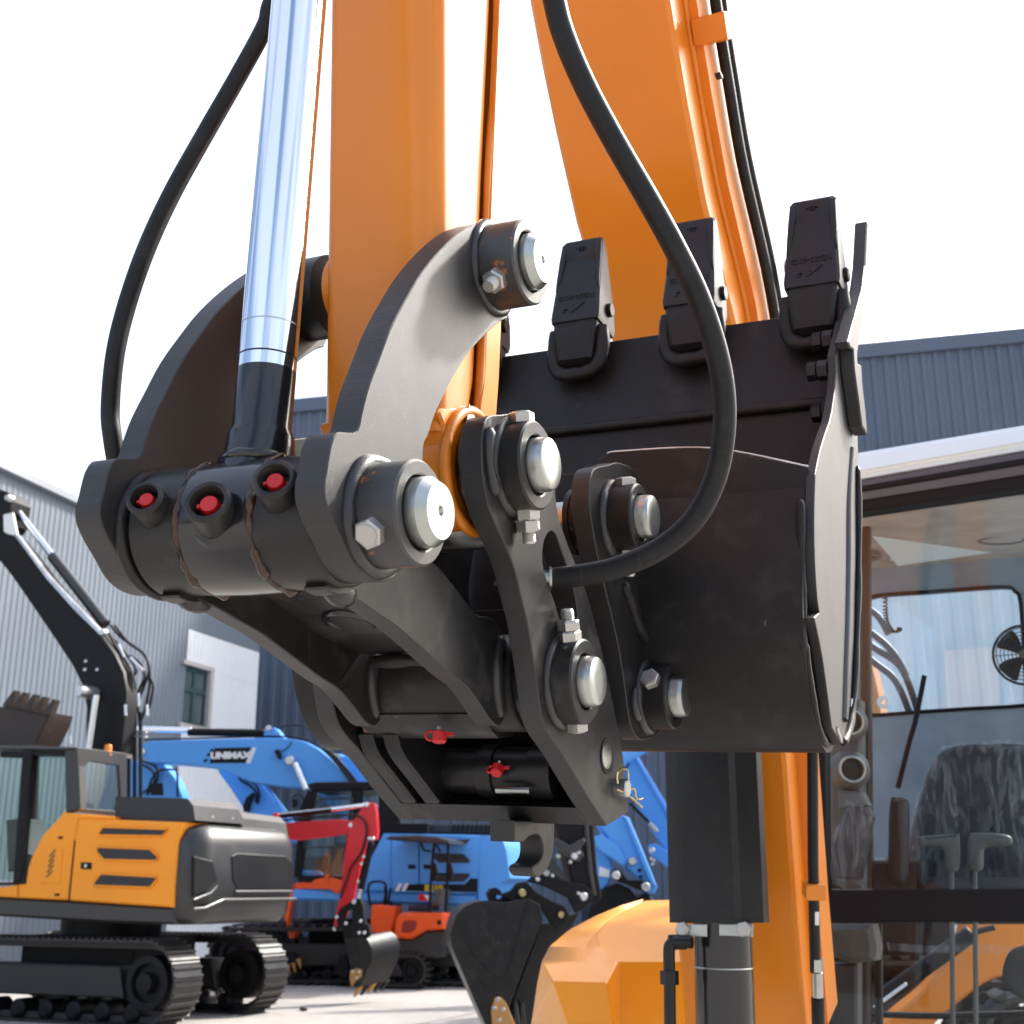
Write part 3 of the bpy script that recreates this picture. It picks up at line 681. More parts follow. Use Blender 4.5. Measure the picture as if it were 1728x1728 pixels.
# ------------------------------------------------------------------ boom
sO = -.14; wO = .372
bf = [(1120, -60), (1139, 60), (1158, 170), (1190, 340), (1240, 545), (1280, 800), (1308, 1080), (1326, 1290), (1345, 1560), (1362, 1760)]
bl = [(890, -60), (920, 90), (940, 170), (985, 340), (1040, 560)]
F3 = [onf(x, y, sO) for x, y in bf]; F3 = [F3[0] + (F3[0] - F3[1]) * k for k in (6, 3)] + F3
def dirs(i):
    t = (F3[min(i + 1, len(F3) - 1)] - F3[max(i - 1, 0)]).normalized(); n = A.cross(t); n = n if n.dot(B) > 0 else -n
    return t, n.normalized()
def boomring(i, D=.30, r=.012):
    t, n = dirs(i); f_ = F3[i]; ring = []
    for x, y in ((0, r), (0, D), (-wO, D), (-wO, r), (-wO + r, 0), (-r, 0)): ring.append(f_ + n * y + A * x)
    return ring
bm = BM(); loft(bm, [boomring(i) for i in range(len(F3))]); BO = part('boom', bm, M['orange'], EX)
bm = BM(); loft(bm, [[F3[i] + A * a_ + dirs(i)[1] * d_ for a_, d_ in ((.0, .14), (.035, .14), (.035, .30), (0, .30))] for i in range(len(F3))]); part('boom_rail', bm, M['orange2'], BO)
weld_line(BO, [F3[i] + A * .004 + dirs(i)[1] * .136 for i in range(8)], .009, M['orange2'], .012)
hp = [F3[i] + A * .058 + dirs(i)[1] * .25 for i in range(10)]
bm = BM(); tube(bm, hp, .016, 12); part('boom_hose', bm, M['rubber'], BO, sharp=60)
bm = BM(); tube(bm, [p + dirs(i)[1] * .06 + A * .004 for i, p in enumerate(hp)], .014, 12); part('boom_hose', bm, M['rubber'], BO, sharp=60)
for i0, f in ((3, .0),):
    p = F3[i0]; t, n = dirs(i0); q = p + n * .235 + A * .06
    bm = BM(); box(bm, q - n * .05, A * .045, n * .06, t * .035, e=.004); part('hose_clamp', bm, M['orange'], BO)
q = onf(1277, 365, sO + .1); bm = BM(); cyl(bm, q + B * .35, q + B * .35 + A * .07, .04, 24, c=.006); part('pivot_pin', bm, M['zinc'], BO)
q = onf(1213, 128, sO + .08); bm = BM(); box(bm, q, A * .008, B * .01, W * .004); part('clip', bm, M['black'], BO)

# boom cylinder with its guard, in front of the boom foot
bd = F3[9]; 
def atB(x, y, db=-.16): return hit(x, y, B, bd + B * db)
g0 = [atB(x, 1180) for x in (1120, 1278)]; 
bm = BM()
gl, gr, gl2, gr2 = atB(1119, 1150), atB(1272, 1150), atB(1130, 1557), atB(1291, 1557)
def gring(a, b):
    w = b - a; return [a, a + w * .14 - B * .025, a + w * .20 - B * .03, a + w * .72 - B * .03, a + w * .78 - B * .018, b - B * .012, b + B * .05, a + w * .9 + B * .12, a + B * .12]
loft(bm, [gring(gl, gr), gring(gl2, gr2)]); CG = part('cylinder_guard', bm, M['black'], EX, sharp=20)
c0, c1 = atB(1218, 1520, -.10), atB(1226, 1790, -.10)
bm = BM(); cyl(bm, c0, c1, .082, 48); BC = part('boom_cylinder', bm, M['gloss'], EX)
bm = BM(); m_ = c0.lerp(c1, .42); lathe(bm, m_, (c1 - c0), [(0, 0), (0, .0825), (.002, .0835), (.004, .0825), (.004, 0)], 48); part('cylinder_seam', bm, M['zinc'], BC)
for x0, x1, xb in ((1141, 1193, 1153), (1213, 1270, 1256)):
    bm = BM(); q = [atB(x, y, -.195) for x, y in ((x0, 1560), (x1, 1560), (x1, 1581), (x0, 1579))]; plate(bm, q, B * .012, e=.0015); br = part('guard_bracket', bm, M['zinc'], BC)
    place('bolt', BOLT, zm(atB(xb, 1568, -.196), -B, .2, 1.25), BC)
bm = BM(); tube(bm, [atB(x, y, -.22) for x, y in ((1168, 1590), (1140, 1590), (1132, 1594), (1129, 1606), (1130, 1660), (1131, 1770))], .0165, 14, 5); bp = part('hydraulic_pipe', bm, M['black'], BC, sharp=60)
bm = BM(); lathe(bm, atB(1129.5, 1638, -.22), atB(1129.5, 1638, -.22) - atB(1129, 1610, -.22), [(0, 0), (0, .026), (.036, .026), (.036, 0)], 6); part('pipe_nut', bm, M['black'], BC, sharp=25)
bm = BM(); lathe(bm, atB(1128, 1590, -.22), RT, [(0, 0), (0, .02), (.05, .02), (.05, 0)], 16); part('pipe_elbow', bm, M['black'], BC)
# second boom hose run with its chromed couplings beside the cab pillar
def hpx(x, y): return at(x, y, 3.62)
bm = BM(); tube(bm, [hpx(1371, 1240), hpx(1372, 1450), hpx(1376, 1640)], .016, 12, smooth=False); part('hose', bm, M['rubber'], EX, sharp=60)
bm = BM(); cyl(bm, hpx(1378, 1617), hpx(1378, 1638), .019, 6); cyl(bm, hpx(1379, 1638), hpx(1380, 1684), .016, 20, c=.004); part('hose_coupling', bm, M['zinc'], EX)
bm = BM(); cyl(bm, hpx(1380, 1684), hpx(1382, 1780), .019, 16); part('hose_end', bm, M['rubber'], EX)
bm = BM(); plate(bm, [hpx(1373, 1536) - FW * .017, hpx(1380, 1536) - FW * .017, hpx(1380, 1558) - FW * .017, hpx(1373, 1558) - FW * .017], FW * .004, e=0); part('hose_tag', bm, paint('white_tag', (.8, .8, .8), .5, bump=0), EX)
bm = BM(); box(bm, hpx(1373, 1502), RT * .028, FW * .03, UP * .022, e=.003); part('hose_clamp', bm, M['orange'], EX)

# right-hand hood of the machine

bm = BM()
def hv(x, y, d): return bm.verts.new(at(x, y, d))
Sv = [hv(*t) for t in ((914, 1621, 4.28), (928, 1596, 4.52), (962, 1568, 4.8), (1006, 1545, 5.05), (1048, 1528, 5.3), (1086, 1517, 5.55))]
Rv = [hv(*t) for t in ((985, 1621, 4.25), (989, 1599, 4.45), (1003, 1579, 4.7), (1022, 1559, 4.95), (1057, 1537, 5.25), (1082, 1525, 5.5))]
Tv = [hv(*t) for t in ((1043, 1622, 4.16), (1012, 1597, 4.42), (1006, 1577, 4.67), (1026, 1555, 4.93), (1061, 1533, 5.23), (1088, 1520, 5.5))]
Qv = [hv(*t) for t in ((1290, 1622, 4.2), (1300, 1588, 4.5), (1300, 1566, 4.75), (1300, 1545, 5.0), (1300, 1525, 5.3), (1300, 1514, 5.55))]
W0, W1 = hv(918, 1630, 4.2), hv(984, 1632, 4.17)
F0, F1 = hv(932, 1656, 4.06), hv(1024, 1659, 4.02)
fc = bm.faces.new
for k in range(5):
    fc((Sv[k], Sv[k + 1], Rv[k + 1], Rv[k])); fc((Tv[k], Tv[k + 1], Qv[k + 1], Qv[k]))
    if k: fc((Rv[k], Rv[k + 1], Tv[k + 1], Tv[k]))
fc((W0, Sv[0], Rv[0], W1)); fc((F0, W0, W1, F1)); fc((W1, Rv[0], Rv[1], Tv[1])); fc((F1, W1, Tv[1], Tv[0]))
G0, G1, G2 = hv(992, 1820, 3.98), hv(1043, 1820, 3.98), hv(1290, 1820, 4.1)
fc((F0, F1, G1, G0)); fc((F1, Tv[0], G1)); fc((Tv[0], Qv[0], G2, G1))
L0, L1, L2 = hv(906, 1660, 4.5), hv(897, 1728, 4.7), hv(892, 1820, 4.8)
fc((Sv[0], W0, F0, L0)); fc((L0, F0, L1)); fc((L1, F0, G0, L2))
K0, K1 = hv(935, 1640, 5.3), hv(925, 1800, 5.3)
fc((Sv[0], L0, K0, Sv[1])); fc((L0, L1, L2, K1, K0)); fc((Sv[1], K0, Sv[2])); fc((Sv[2], K0, Sv[3]))
fc((Rv[5], Sv[5], Tv[5])) if False else None
bmesh.ops.recalc_face_normals(bm, faces=bm.faces)
ed = [e for e in bm.edges if len(e.link_faces) == 2 and e.calc_face_angle(0) > .22 and not (e.verts[0] in Sv and e.verts[1] in Sv)]
bmesh.ops.bevel(bm, geom=ed, offset=.045, segments=5, profile=.5, affect='EDGES', clamp_overlap=True)
hd_ = part('hood', bm, M['hoodor'], EX, sharp=180)
wn2 = hd_.modifiers.new('normals', 'WEIGHTED_NORMAL'); wn2.weight = 80
# ------------------------------------------------------------------ cab of the near excavator
M['cabblack'] = paint('cab_frame_black', (.007, .007, .0085), .5, nscale=20, bump=.02, spec=.2)
M['cabgrey'] = paint('cab_plastic_grey', (.10, .105, .10), .5, nscale=60, bump=.15)
M['cabdark'] = paint('cab_plastic_dark', (.028, .030, .034), .5, nscale=60, bump=.2)
M['postbrown'] = paint('post_brown', (.030, .018, .012), .5, nscale=20, bump=.05)
M['rearwall'] = paint('cab_rear_sky_reflection', (.20, .27, .34), .5, nscale=40, bump=.1)  # grey-blue imitates sky reflected in the windshield, put into the wall colour
M['seat'] = paint('seat_fabric', (.022, .022, .026), .7, nscale=200, bump=.3)
M['roofwhite'] = paint('roof_pale_mint', (.72, .83, .87), .3, nscale=10, bump=.0, coat=.4, vary=.03)
M['roofgrey'] = paint('roof_edge_grey', (.09, .095, .115), .5, nscale=10, bump=.02, spec=.3)
M['headliner'] = paint('cab_headliner', (.34, .32, .30), .8, nscale=40, bump=.1)
M['glass'] = glass('cab_glass', (.92, .96, .97), .26)
M['glassside'] = glass('cab_side_glass', (.88, .95, 1.0), .8)
def plastic():
    m = bpy.data.materials.new('clear_plastic_wrap'); m.use_nodes = True; n = m.node_tree; N = n.nodes; L = n.links
    b = N['Principled BSDF']; b.inputs['Base Color'].default_value = (.8, .83, .86, 1); b.inputs['Roughness'].default_value = .12
    t = N.new('ShaderNodeBsdfTransparent'); mx = N.new('ShaderNodeMixShader')
    tc = N.new('ShaderNodeTexCoord'); mp = N.new('ShaderNodeMapping'); mp.inputs['Scale'].default_value = (1, 1, .18)
    no = N.new('ShaderNodeTexNoise'); no.inputs['Scale'].default_value = 26; no.inputs['Detail'].default_value = 4; no.inputs['Distortion'].default_value = 1.5
    L.new(tc.outputs['Object'], mp.inputs[0]); L.new(mp.outputs[0], no.inputs['Vector'])
    mr = N.new('ShaderNodeMapRange'); mr.inputs['From Min'].default_value = .45; mr.inputs['From Max'].default_value = .72; mr.inputs['To Min'].default_value = .025; mr.inputs['To Max'].default_value = .24
    L.new(no.outputs[0], mr.inputs[0]); L.new(mr.outputs[0], mx.inputs[0]); L.new(t.outputs[0], mx.inputs[1]); L.new(b.outputs[0], mx.inputs[2])
    bp = N.new('ShaderNodeBump'); bp.inputs['Strength'].default_value = .9; bp.inputs['Distance'].default_value = .01; L.new(no.outputs[0], bp.inputs['Height']); L.new(bp.outputs[0], b.inputs['Normal'])
    L.new(mx.outputs[0], N['Material Output'].inputs[0]); return m
M['wrap'] = plastic()
Cf = Fr(at(1500, 1500, 4.45), -27)
def slab(l, off, th, e=.004):
    bm = BM(); plate(bm, Cf.pts(l, off), Cf.e2 * th, e=e); return bm
CAB = part('cab', slab([(1388, 1502), (1800, 1499), (1800, 1556), (1388, 1556)], -.01, .07), M['cabblack'], EX)
bm = slab([(1372, 1240), (1392, 1240), (1396, 1830), (1376, 1830)], -.02, .09); part('pillar', bm, M['cabblack'], CAB)
bm = slab([(1380, 848), (1800, 783), (1800, 812), (1380, 874)], -.03, .10, .01); part('roof_beam', bm, M['cabblack'], CAB)
bm = slab([(1380, 817), (1800, 741), (1800, 786), (1380, 852)], -.06, .16, .02); part('roof_beam', bm, M['roofgrey'], CAB)
bm = BM(); tube(bm, Cf.pts([(1380, 838), (1800, 767)], -.062), .012, 10, smooth=False); part('roof_seam', bm, M['cabblack'], CAB)
bm = BM(); q = [Cf.on(1380, 772, -.05), Cf.on(1800, 702, -.05), Cf.on(1800, 742, -.10), Cf.on(1380, 816, -.10)]
bk_ = [p + Cf.e2 * 1.5 + Cf.z * .06 for p in (q[0], q[1])] + [p + Cf.e2 * 1.5 for p in (q[2], q[3])]
loft(bm, [[q[0], q[3], q[0] * .5 + q[3] * .5 - Cf.e2 * .03, ][:2] + [bk_[3], bk_[0]], [q[1], q[2], bk_[2], bk_[1]]])
ed = [e for e in bm.edges]; bmesh.ops.bevel(bm, geom=ed, offset=.03, segments=3, affect='EDGES', clamp_overlap=True)
part('roof', bm, M['roofwhite'], CAB, sharp=50)
bm = slab([(1392, 872), (1800, 811), (1800, 1500), (1392, 1502)], .02, .006, 0); part('windshield', bm, M['glass'], CAB)
bm = slab([(1394, 1556), (1800, 1556), (1800, 1840), (1396, 1840)], .02, .006, 0); part('lower_windshield', bm, M['glass'], CAB)
# rear wall with its window
RO = 1.55
outer = Cf.pts([(1440, 960), (1900, 925), (1900, 1490), (1440, 1490)], RO)
hole = crom(Cf.pts([(1456, 1040), (1460, 1018), (1478, 1006), (1560, 1000), (1690, 991), (1712, 998), (1722, 1015), (1728, 1100), (1732, 1180), (1724, 1191), (1640, 1196), (1560, 1201), (1480, 1207), (1462, 1204), (1456, 1190), (1456, 1120)], RO), 3)
bm = BM(); plate(bm, outer, Cf.e2 * .06, holes=[hole], e=0); part('rear_wall', bm, M['rearwall'], CAB)
bm = BM(); plate(bm, [p + Cf.e2 * .02 for p in hole], Cf.e2 * .006, e=0); part('rear_window', bm, M['glassside'], CAB)
bm = BM(); tube(bm, [p - Cf.e2 * .004 for p in hole], .010, 6, smooth=False, closed=True); part('window_seal', bm, M['cabblack'], CAB)
# headliner and left side wall
a0, a1 = Cf.on(1380, 850, .06), Cf.on(1800, 795, .06); b0, b1 = Cf.on(1440, 962, RO), Cf.on(1900, 927, RO)
bm = BM(); plate(bm, [a0, a1, b1, b0], V((0, 0, .03)), e=0); part('headliner', bm, M['headliner'], CAB)
for x in (1448, 1690):
    c = Cf.on(x, 935 if x < 1500 else 905, 1.1); bm = BM()
    tube(bm, [V((c.x + .10 * math.cos(t), c.y + .07 * math.sin(t), c.z - .012)) for t in [k * math.pi / 12 for k in range(24)]], .012, 6, smooth=False, closed=True); part('speaker_ring', bm, M['cabgrey'], CAB)
l0 = Cf.on(1392, 1500, .07); l1 = Cf.on(1440, 1490, RO)
bm = slab([(1400, 1180), (1452, 1180), (1456, 1500), (1400, 1500)], .42, .10, .01); part('side_column', bm, M['cabgrey'], CAB)
bm = slab([(1450, 860), (1466, 860), (1470, 1500), (1452, 1500)], .55, .06, .01); part('door_post', bm, M['postbrown'], CAB)
# air vents on the column
for x, y, r in ((1436, 1218, 22), (1438, 1298, 23)):
    c = Cf.on(x, y, .34); rr2 = r * (c - CAM).dot(FW) / FPX; dn = (-Cf.e2 * .9 + Cf.e1 * .42).normalized()
    bm = BM(); lathe(bm, c - dn * .05, dn, [(0, 0), (0, rr2 * 1.5), (.02, rr2 * 1.45), (.048, rr2 * 1.05), (.05, rr2), (.052, rr2 * .8), (.045, rr2 * .76), (.025, rr2 * .72), (.025, 0)], 32); v = part('air_vent', bm, M['cabgrey'], CAB)
    bm = BM(); lathe(bm, c - dn * .022, dn, [(0, 0), (0, rr2 * .70), (.006, rr2 * .70), (.006, 0)], 24); part('vent_bore', bm, M['void'], CAB)
    bm = BM(); tube(bm, [c + dn * .003 + (Cf.z * math.cos(t) + dn.cross(Cf.z) * math.sin(t)) * rr2 * .9 for t in [k * math.pi / 14 for k in range(28)]], rr2 * .1, 8, smooth=False, closed=True); part('vent_ring', bm, M['zinc'], CAB)
bm = slab([(1412, 1335), (1452, 1335), (1463, 1358), (1455, 1366), (1415, 1366)], .33, .12, .012); part('console', bm, M['cabgrey'], CAB)
# control box wrapped in plastic
bm = slab([(1428, 1362), (1462, 1360), (1470, 1378), (1458, 1440), (1448, 1485), (1402, 1482), (1400, 1450), (1412, 1400)], .30, .10, .012); part('control_box', bm, M['cabdark'], CAB)
bm = BM(); rings = []
for y, x0, x1, d0 in ((1352, 1432, 1452, .27), (1362, 1422, 1466, .25), (1378, 1418, 1478, .24), (1400, 1410, 1474, .23), (1440, 1402, 1466, .23), (1470, 1398, 1456, .24), (1490, 1396, 1450, .25)):
    r_ = []
    for k in range(20):
        t = 2 * math.pi * k / 20; xx = (x0 + x1) / 2 + (x1 - x0) / 2 * math.cos(t) * random.uniform(.86, 1.12)
        r_.append(Cf.on(xx, y + random.uniform(-4, 4), .34) + Cf.e2 * (.085 * math.sin(t) * random.uniform(.8, 1.1)))
    rings.append(r_)
loft(bm, rings, cap=False); part('plastic_wrap', bm, M['wrap'], CAB, sharp=180)
bm = slab([(1376, 1440), (1398, 1438), (1410, 1490), (1424, 1500), (1376, 1500)], .05, .05, .01); part('trim', bm, M['cabdark'], CAB)
# operator's seat in its plastic cover
def rbox(l, off, th, name, m, r=.03, sub=3):
    bm = BM(); plate(bm, crom(Cf.pts(l, off), 5), Cf.e2 * th, e=min(r, th * .3)); return part(name, bm, m, CAB, sharp=50)
seatl = [(1540, 1520), (1533, 1450), (1538, 1390), (1555, 1330), (1572, 1285), (1592, 1264), (1625, 1256), (1680, 1254), (1735, 1256), (1775, 1266), (1800, 1300), (1815, 1400), (1815, 1520)]
rbox(seatl, .95, .14, 'seat_back', M['seat'])
bm = BM(); big = []
cx = Cf.on(1677, 1400, .95)
q = crom(Cf.pts(seatl, .93), 5); rings = []
for sc, dz in ((.03, -.05), (.55, -.035), (.8, -.02), (.96, .0), (1.03, .03), (1.04, .1)):
    rings.append([cx + (p - cx) * sc * random.uniform(.985, 1.02) + Cf.e2 * (dz + random.uniform(-.008, .008)) for p in q])
loft(bm, rings, cap=False); bm.faces.new([bm.verts[i] for i in range(0)]) if False else None
part('seat_cover', bm, M['wrap'], CAB, sharp=180)
bm = BM(); plate(bm, Cf.pts([(1545, 1480), (1810, 1480), (1830, 1560), (1540, 1560)], .55), Cf.e2 * .45, e=.04); part('seat_cushion', bm, M['seat'], CAB)
rbox([(1500, 1352), (1512, 1345), (1524, 1347), (1530, 1360), (1530, 1430), (1528, 1490), (1505, 1490), (1497, 1470), (1497, 1420)], .55, .09, 'armrest', M['cabdark'])
bm = slab([(1476, 1447), (1496, 1447), (1496, 1452), (1476, 1452)], .6, .02, 0); part('label_plate', bm, M['roofwhite'], CAB)
bm = slab([(1470, 1452), (1560, 1452), (1560, 1510), (1470, 1510)], .62, .3, .01); part('side_console', bm, M['cabdark'], CAB)
# two travel levers
for sgn, xs, xr in ((-1, [(1549, 1418), (1552, 1411), (1575, 1409), (1612, 1407), (1617, 1413), (1616, 1466), (1596, 1466), (1594, 1440), (1588, 1432), (1570, 1430), (1552, 1428)], 1606), (1, [(1634, 1410), (1640, 1405), (1680, 1406), (1702, 1410), (1707, 1418), (1704, 1425), (1690, 1428), (1668, 1430), (1658, 1436), (1656, 1466), (1634, 1466), (1632, 1430)], 1645)):
    bm = BM(); plate(bm, crom(Cf.pts(xs, .36), 4), Cf.e2 * .045, e=.012); lv = part('lever_grip', bm, M['cabgrey'], CAB, sharp=50)
    bm = BM(); cyl(bm, Cf.on(xr, 1462, .385), Cf.on(xr + 2, 1740, .30), .009, 14); part('lever_rod', bm, M['cabgrey'], CAB)
# fan behind the glass
fc_ = Cf.on(1729, 1105, 1.15); fr_ = 50 * (fc_ - CAM).dot(FW) / FPX; fx = Cf.e1; fz = Cf.z
bm = BM()
for k in range(7):
    r = fr_ * (1 - k * .125); tube(bm, [fc_ - Cf.e2 * (.03 if k else 0) + (fx * math.cos(t) + fz * math.sin(t)) * r for t in [j * math.pi / 20 for j in range(40)]], fr_ * (.05 if k == 0 else .018), 6, smooth=False, closed=True)
for j in range(12):
    t = j * math.pi / 6; tube(bm, [fc_ - Cf.e2 * .03 + (fx * math.cos(t) + fz * math.sin(t)) * fr_ * a for a in (.15, 1.0)], fr_ * .016, 5, smooth=False)
part('fan_guard', bm, M['cabdark'], CAB, sharp=60)
for j in range(4):
    t0 = RAD(45 + 90 * j); u = fx * math.cos(t0) + fz * math.sin(t0); w = fx * -math.sin(t0) + fz * math.cos(t0)
    bm = BM(); plate(bm, crom([fc_ + u * fr_ * a + w * fr_ * b for a, b in ((.12, -.05), (.5, -.32), (.85, -.38), (.92, 0), (.85, .36), (.5, .22), (.12, .06))], 4), Cf.e2 * .006, e=0); part('fan_blade', bm, M['cabdark'], CAB)
bm = BM(); lathe(bm, fc_ - Cf.e2 * .02, -Cf.e2, [(0, 0), (0, fr_ * .17), (.012, fr_ * .15), (.014, 0)], 20); part('fan_hub', bm, M['cabgrey'], CAB)
bm = BM(); tube(bm, [fc_ - fz * fr_, fc_ - fz * fr_ * 1.6, fc_ - fz * fr_ * 2], .012, 8); part('fan_stem', bm, M['cabdark'], CAB)
# coiled microphone cord
bm = BM(); pts = []
path = crom([Cf.on(x, y, 1.0) for x, y in ((1494, 1003), (1494, 1030), (1497, 1052), (1508, 1066), (1517, 1064), (1518, 1060))], 20, False)
for i, p in enumerate(path): pts.append(p + (Cf.e1 * math.cos(i * 1.5) + Cf.e2 * math.sin(i * 1.5)) * .010)
tube(bm, pts, .0035, 5, 2); part('coiled_cord', bm, M['cabdark'], CAB, sharp=80)
# wiper and its arm outside, mirrored rods inside
bm = BM(); tube(bm, Cf.pts([(1560, 1140), (1545, 1215), (1535, 1250), (1515, 1330)], 1.3), .012, 8); part('grab_rail', bm, M['cabblack'], CAB, sharp=60)
bm = BM(); lathe(bm, Cf.on(1491, 1185, 1.5), -Cf.e2, [(0, .012), (0, .03), (.012, .03), (.012, .012)], 24); part('latch_ring', bm, M['roofwhite'], CAB)
# lower part of the cab
bm = slab([(1392, 1560), (1470, 1560), (1478, 1600), (1474, 1622), (1440, 1626), (1405, 1616), (1394, 1590)], .12, .15, .02); part('lower_cover', bm, M['cabgrey'], CAB)
bm = slab([(1396, 1626), (1446, 1626), (1446, 1840), (1396, 1840)], .16, .10, .01); part('lower_post', bm, M['cabdark'], CAB)
bm = slab([(1448, 1560), (1466, 1560), (1468, 1840), (1450, 1840)], .5, .05, .01); part('door_post', bm, M['postbrown'], CAB)
bm = slab([(1474, 1560), (1486, 1560), (1488, 1840), (1476, 1840)], .55, .05, .01); part('door_frame', bm, M['cabblack'], CAB)
bm = BM(); plate(bm, crom(Cf.pts([(1690, 1650), (1700, 1610), (1730, 1595), (1790, 1600), (1800, 1700), (1740, 1690), (1705, 1675)], .3), 4), Cf.e2 * .12, e=.02); part('pedal', bm, M['cabdark'], CAB, sharp=60)
bm = BM(); tube(bm, Cf.pts([(1490, 1712), (1600, 1714), (1800, 1708)], 1.2), .014, 8); part('step_rail', bm, M['cabblack'], CAB)
bm = BM(); plate(bm, Cf.pts([(1496, 1590), (1560, 1596), (1640, 1592), (1760, 1600), (1760, 1618), (1640, 1606), (1560, 1608), (1500, 1604)], .45), Cf.e2 * .01, e=0); part('plastic_wrap', bm, M['wrap'], CAB)

for k, l in enumerate(([(1440, 1018), (1478, 1036), (1500, 1070)], [(1440, 1050), (1476, 1072), (1508, 1102), (1530, 1140)], [(1440, 1068), (1480, 1096), (1520, 1126), (1546, 1190), (1552, 1230)], [(1440, 1090), (1478, 1120), (1512, 1150), (1540, 1215)])):
    bm = BM(); tube(bm, Cf.pts(l, 1.75), .018, 8); part('rear_hose', bm, M['cabdark'], EX, sharp=60)
bm = BM(); plate(bm, Cf.pts([(1440, 1110), (1470, 1120), (1482, 1170), (1490, 1240), (1440, 1240)], 1.95), Cf.e2 * .2, e=.01); part('rear_bracket', bm, M['orange'], EX)
# ------------------------------------------------------------------ ground
def concrete():
    m = bpy.data.materials.new('concrete_yard'); m.use_nodes = True; n = m.node_tree; N = n.nodes; L = n.links; b = N['Principled BSDF']; b.inputs['Roughness'].default_value = .85
    tc = N.new('ShaderNodeTexCoord'); cur = None
    a = N.new('ShaderNodeTexNoise'); a.inputs['Scale'].default_value = .35; a.inputs['Detail'].default_value = 8; L.new(tc.outputs['Object'], a.inputs['Vector'])
    c = N.new('ShaderNodeTexNoise'); c.inputs['Scale'].default_value = 6; c.inputs['Detail'].default_value = 8; L.new(tc.outputs['Object'], c.inputs['Vector'])
    r = N.new('ShaderNodeValToRGB'); r.color_ramp.elements[0].position = .3; r.color_ramp.elements[0].color = (.28, .258, .232, 1); r.color_ramp.elements[1].position = .7; r.color_ramp.elements[1].color = (.44, .41, .372, 1)
    ad = N.new('ShaderNodeMath'); ad.operation = 'MULTIPLY_ADD'; ad.inputs[1].default_value = .45; L.new(c.outputs[0], ad.inputs[0])
    h = N.new('ShaderNodeMath'); h.operation = 'MULTIPLY'; h.inputs[1].default_value = .55; L.new(a.outputs[0], h.inputs[0]); L.new(h.outputs[0], ad.inputs[2])
    L.new(ad.outputs[0], r.inputs[0]); L.new(r.outputs[0], b.inputs['Base Color'])
    bp = N.new('ShaderNodeBump'); bp.inputs['Strength'].default_value = .3; L.new(c.outputs[0], bp.inputs['Height']); L.new(bp.outputs[0], b.inputs['Normal']); return m
M['concrete'] = concrete()
M['joint'] = paint('joint_filler', (.16, .145, .13), .9, nscale=10, bump=.2)
bm = BM(); bm.faces.new([bm.verts.new(V(p)) for p in ((-400, -400, 0), (400, -400, 0), (400, 600, 0), (-400, 600, 0))])
g = part('ground', bm, M['concrete'], None, kind='structure')
bm = BM()
for k in range(-6, 10):
    o = V((k * 5.0, 18, .004)); d = V((.42, .91, 0)); s = V((.91, -.42, 0)) * .012; bm.faces.new([bm.verts.new(o + d * t + s * q) for t, q in ((-30, -1), (-30, 1), (30, 1), (30, -1))])
for k in range(-3, 7):
    o = V((0, 12 + k * 5.0, .004)); d = V((.91, -.42, 0)); s = V((.42, .91, 0)) * .012; bm.faces.new([bm.verts.new(o + d * t + s * q) for t, q in ((-30, -1), (-30, 1), (30, 1), (30, -1))])
part('ground_joints', bm, M['joint'], None, kind='structure')
bm = BM(); bmesh.ops.create_icosphere(bm, subdivisions=2, radius=.055)
for v in bm.verts: v.co *= random.uniform(.75, 1.15); v.co.z *= .6
gp = lambda x, y: hit(x, y, V((0, 0, 1)), V((0, 0, 0)))
for v in bm.verts: v.co += gp(512, 1706) + V((0, 0, .025))
solo('stone', bm, paint('dark_stone', (.05, .04, .035), .9, nscale=60), 'small dark lump of dirt lying alone on the pale concrete', 'stone', gp(512, 1706), 60)

# ------------------------------------------------------------------ buildings
M['wallgrey'] = paint('grey_sheet_wall', (.175, .205, .235), .5, nscale=3, bump=0, vary=.08)
M['wallwhite'] = paint('white_sheet_wall', (.88, .87, .85), .5, nscale=3, bump=0, vary=.05)
M['wallnavy'] = paint('navy_sheet_wall', (.10, .125, .175), .45, nscale=3, bump=0, vary=.08)
M['cap'] = paint('roof_flashing', (.30, .32, .35), .5, nscale=3, bump=0)
M['frame'] = paint('window_frame_teal', (.035, .075, .075), .5, nscale=3, bump=0)
M['reveal'] = paint('window_reveal', (.50, .47, .43), .6, nscale=3, bump=0)
M['pane'] = paint('window_pane', (.10, .13, .125), .06, nscale=2, bump=0, spec=1.0, coat=.6)
def corrug(bm, fr, u0, u1, z0, ztop, pitch, depth, off=0.0, th=.25):
    """a ribbed sheet wall from u0 to u1; ztop(u) is its upper edge"""
    n = int((u1 - u0) / pitch); prof = []
    for k in range(n + 1):
        for a_, d in ((0, 0), (.42, 0), (.55, -depth), (.87, -depth)):
            u = u0 + (k + a_) * pitch
            if u <= u1: prof.append((u, d))
    prof.append((u1, 0))
    lo = [bm.verts.new(fr.P(u, d + off, z0)) for u, d in prof]; hi = [bm.verts.new(fr.P(u, d + off, ztop(u))) for u, d in prof]
    for i in range(len(prof) - 1): bm.faces.new((lo[i], lo[i + 1], hi[i + 1], hi[i]))
    b4 = [bm.verts.new(fr.P(u, th + off, z)) for u, z in ((u0, z0), (u1, z0), (u1, ztop(u1)), (u0, ztop(u0)))]
    bm.faces.new((b4[0], b4[3], b4[2], b4[1])); bm.faces.new([b4[3], hi[0], hi[-1], b4[2]]); bm.faces.new([b4[0], lo[0], hi[0], b4[3]]); bm.faces.new([b4[1], b4[2], hi[-1], lo[-1]])
def uz(fr, x, y):
    p = fr.on(x, y) - fr.o; return p.dot(fr.e1), p.z
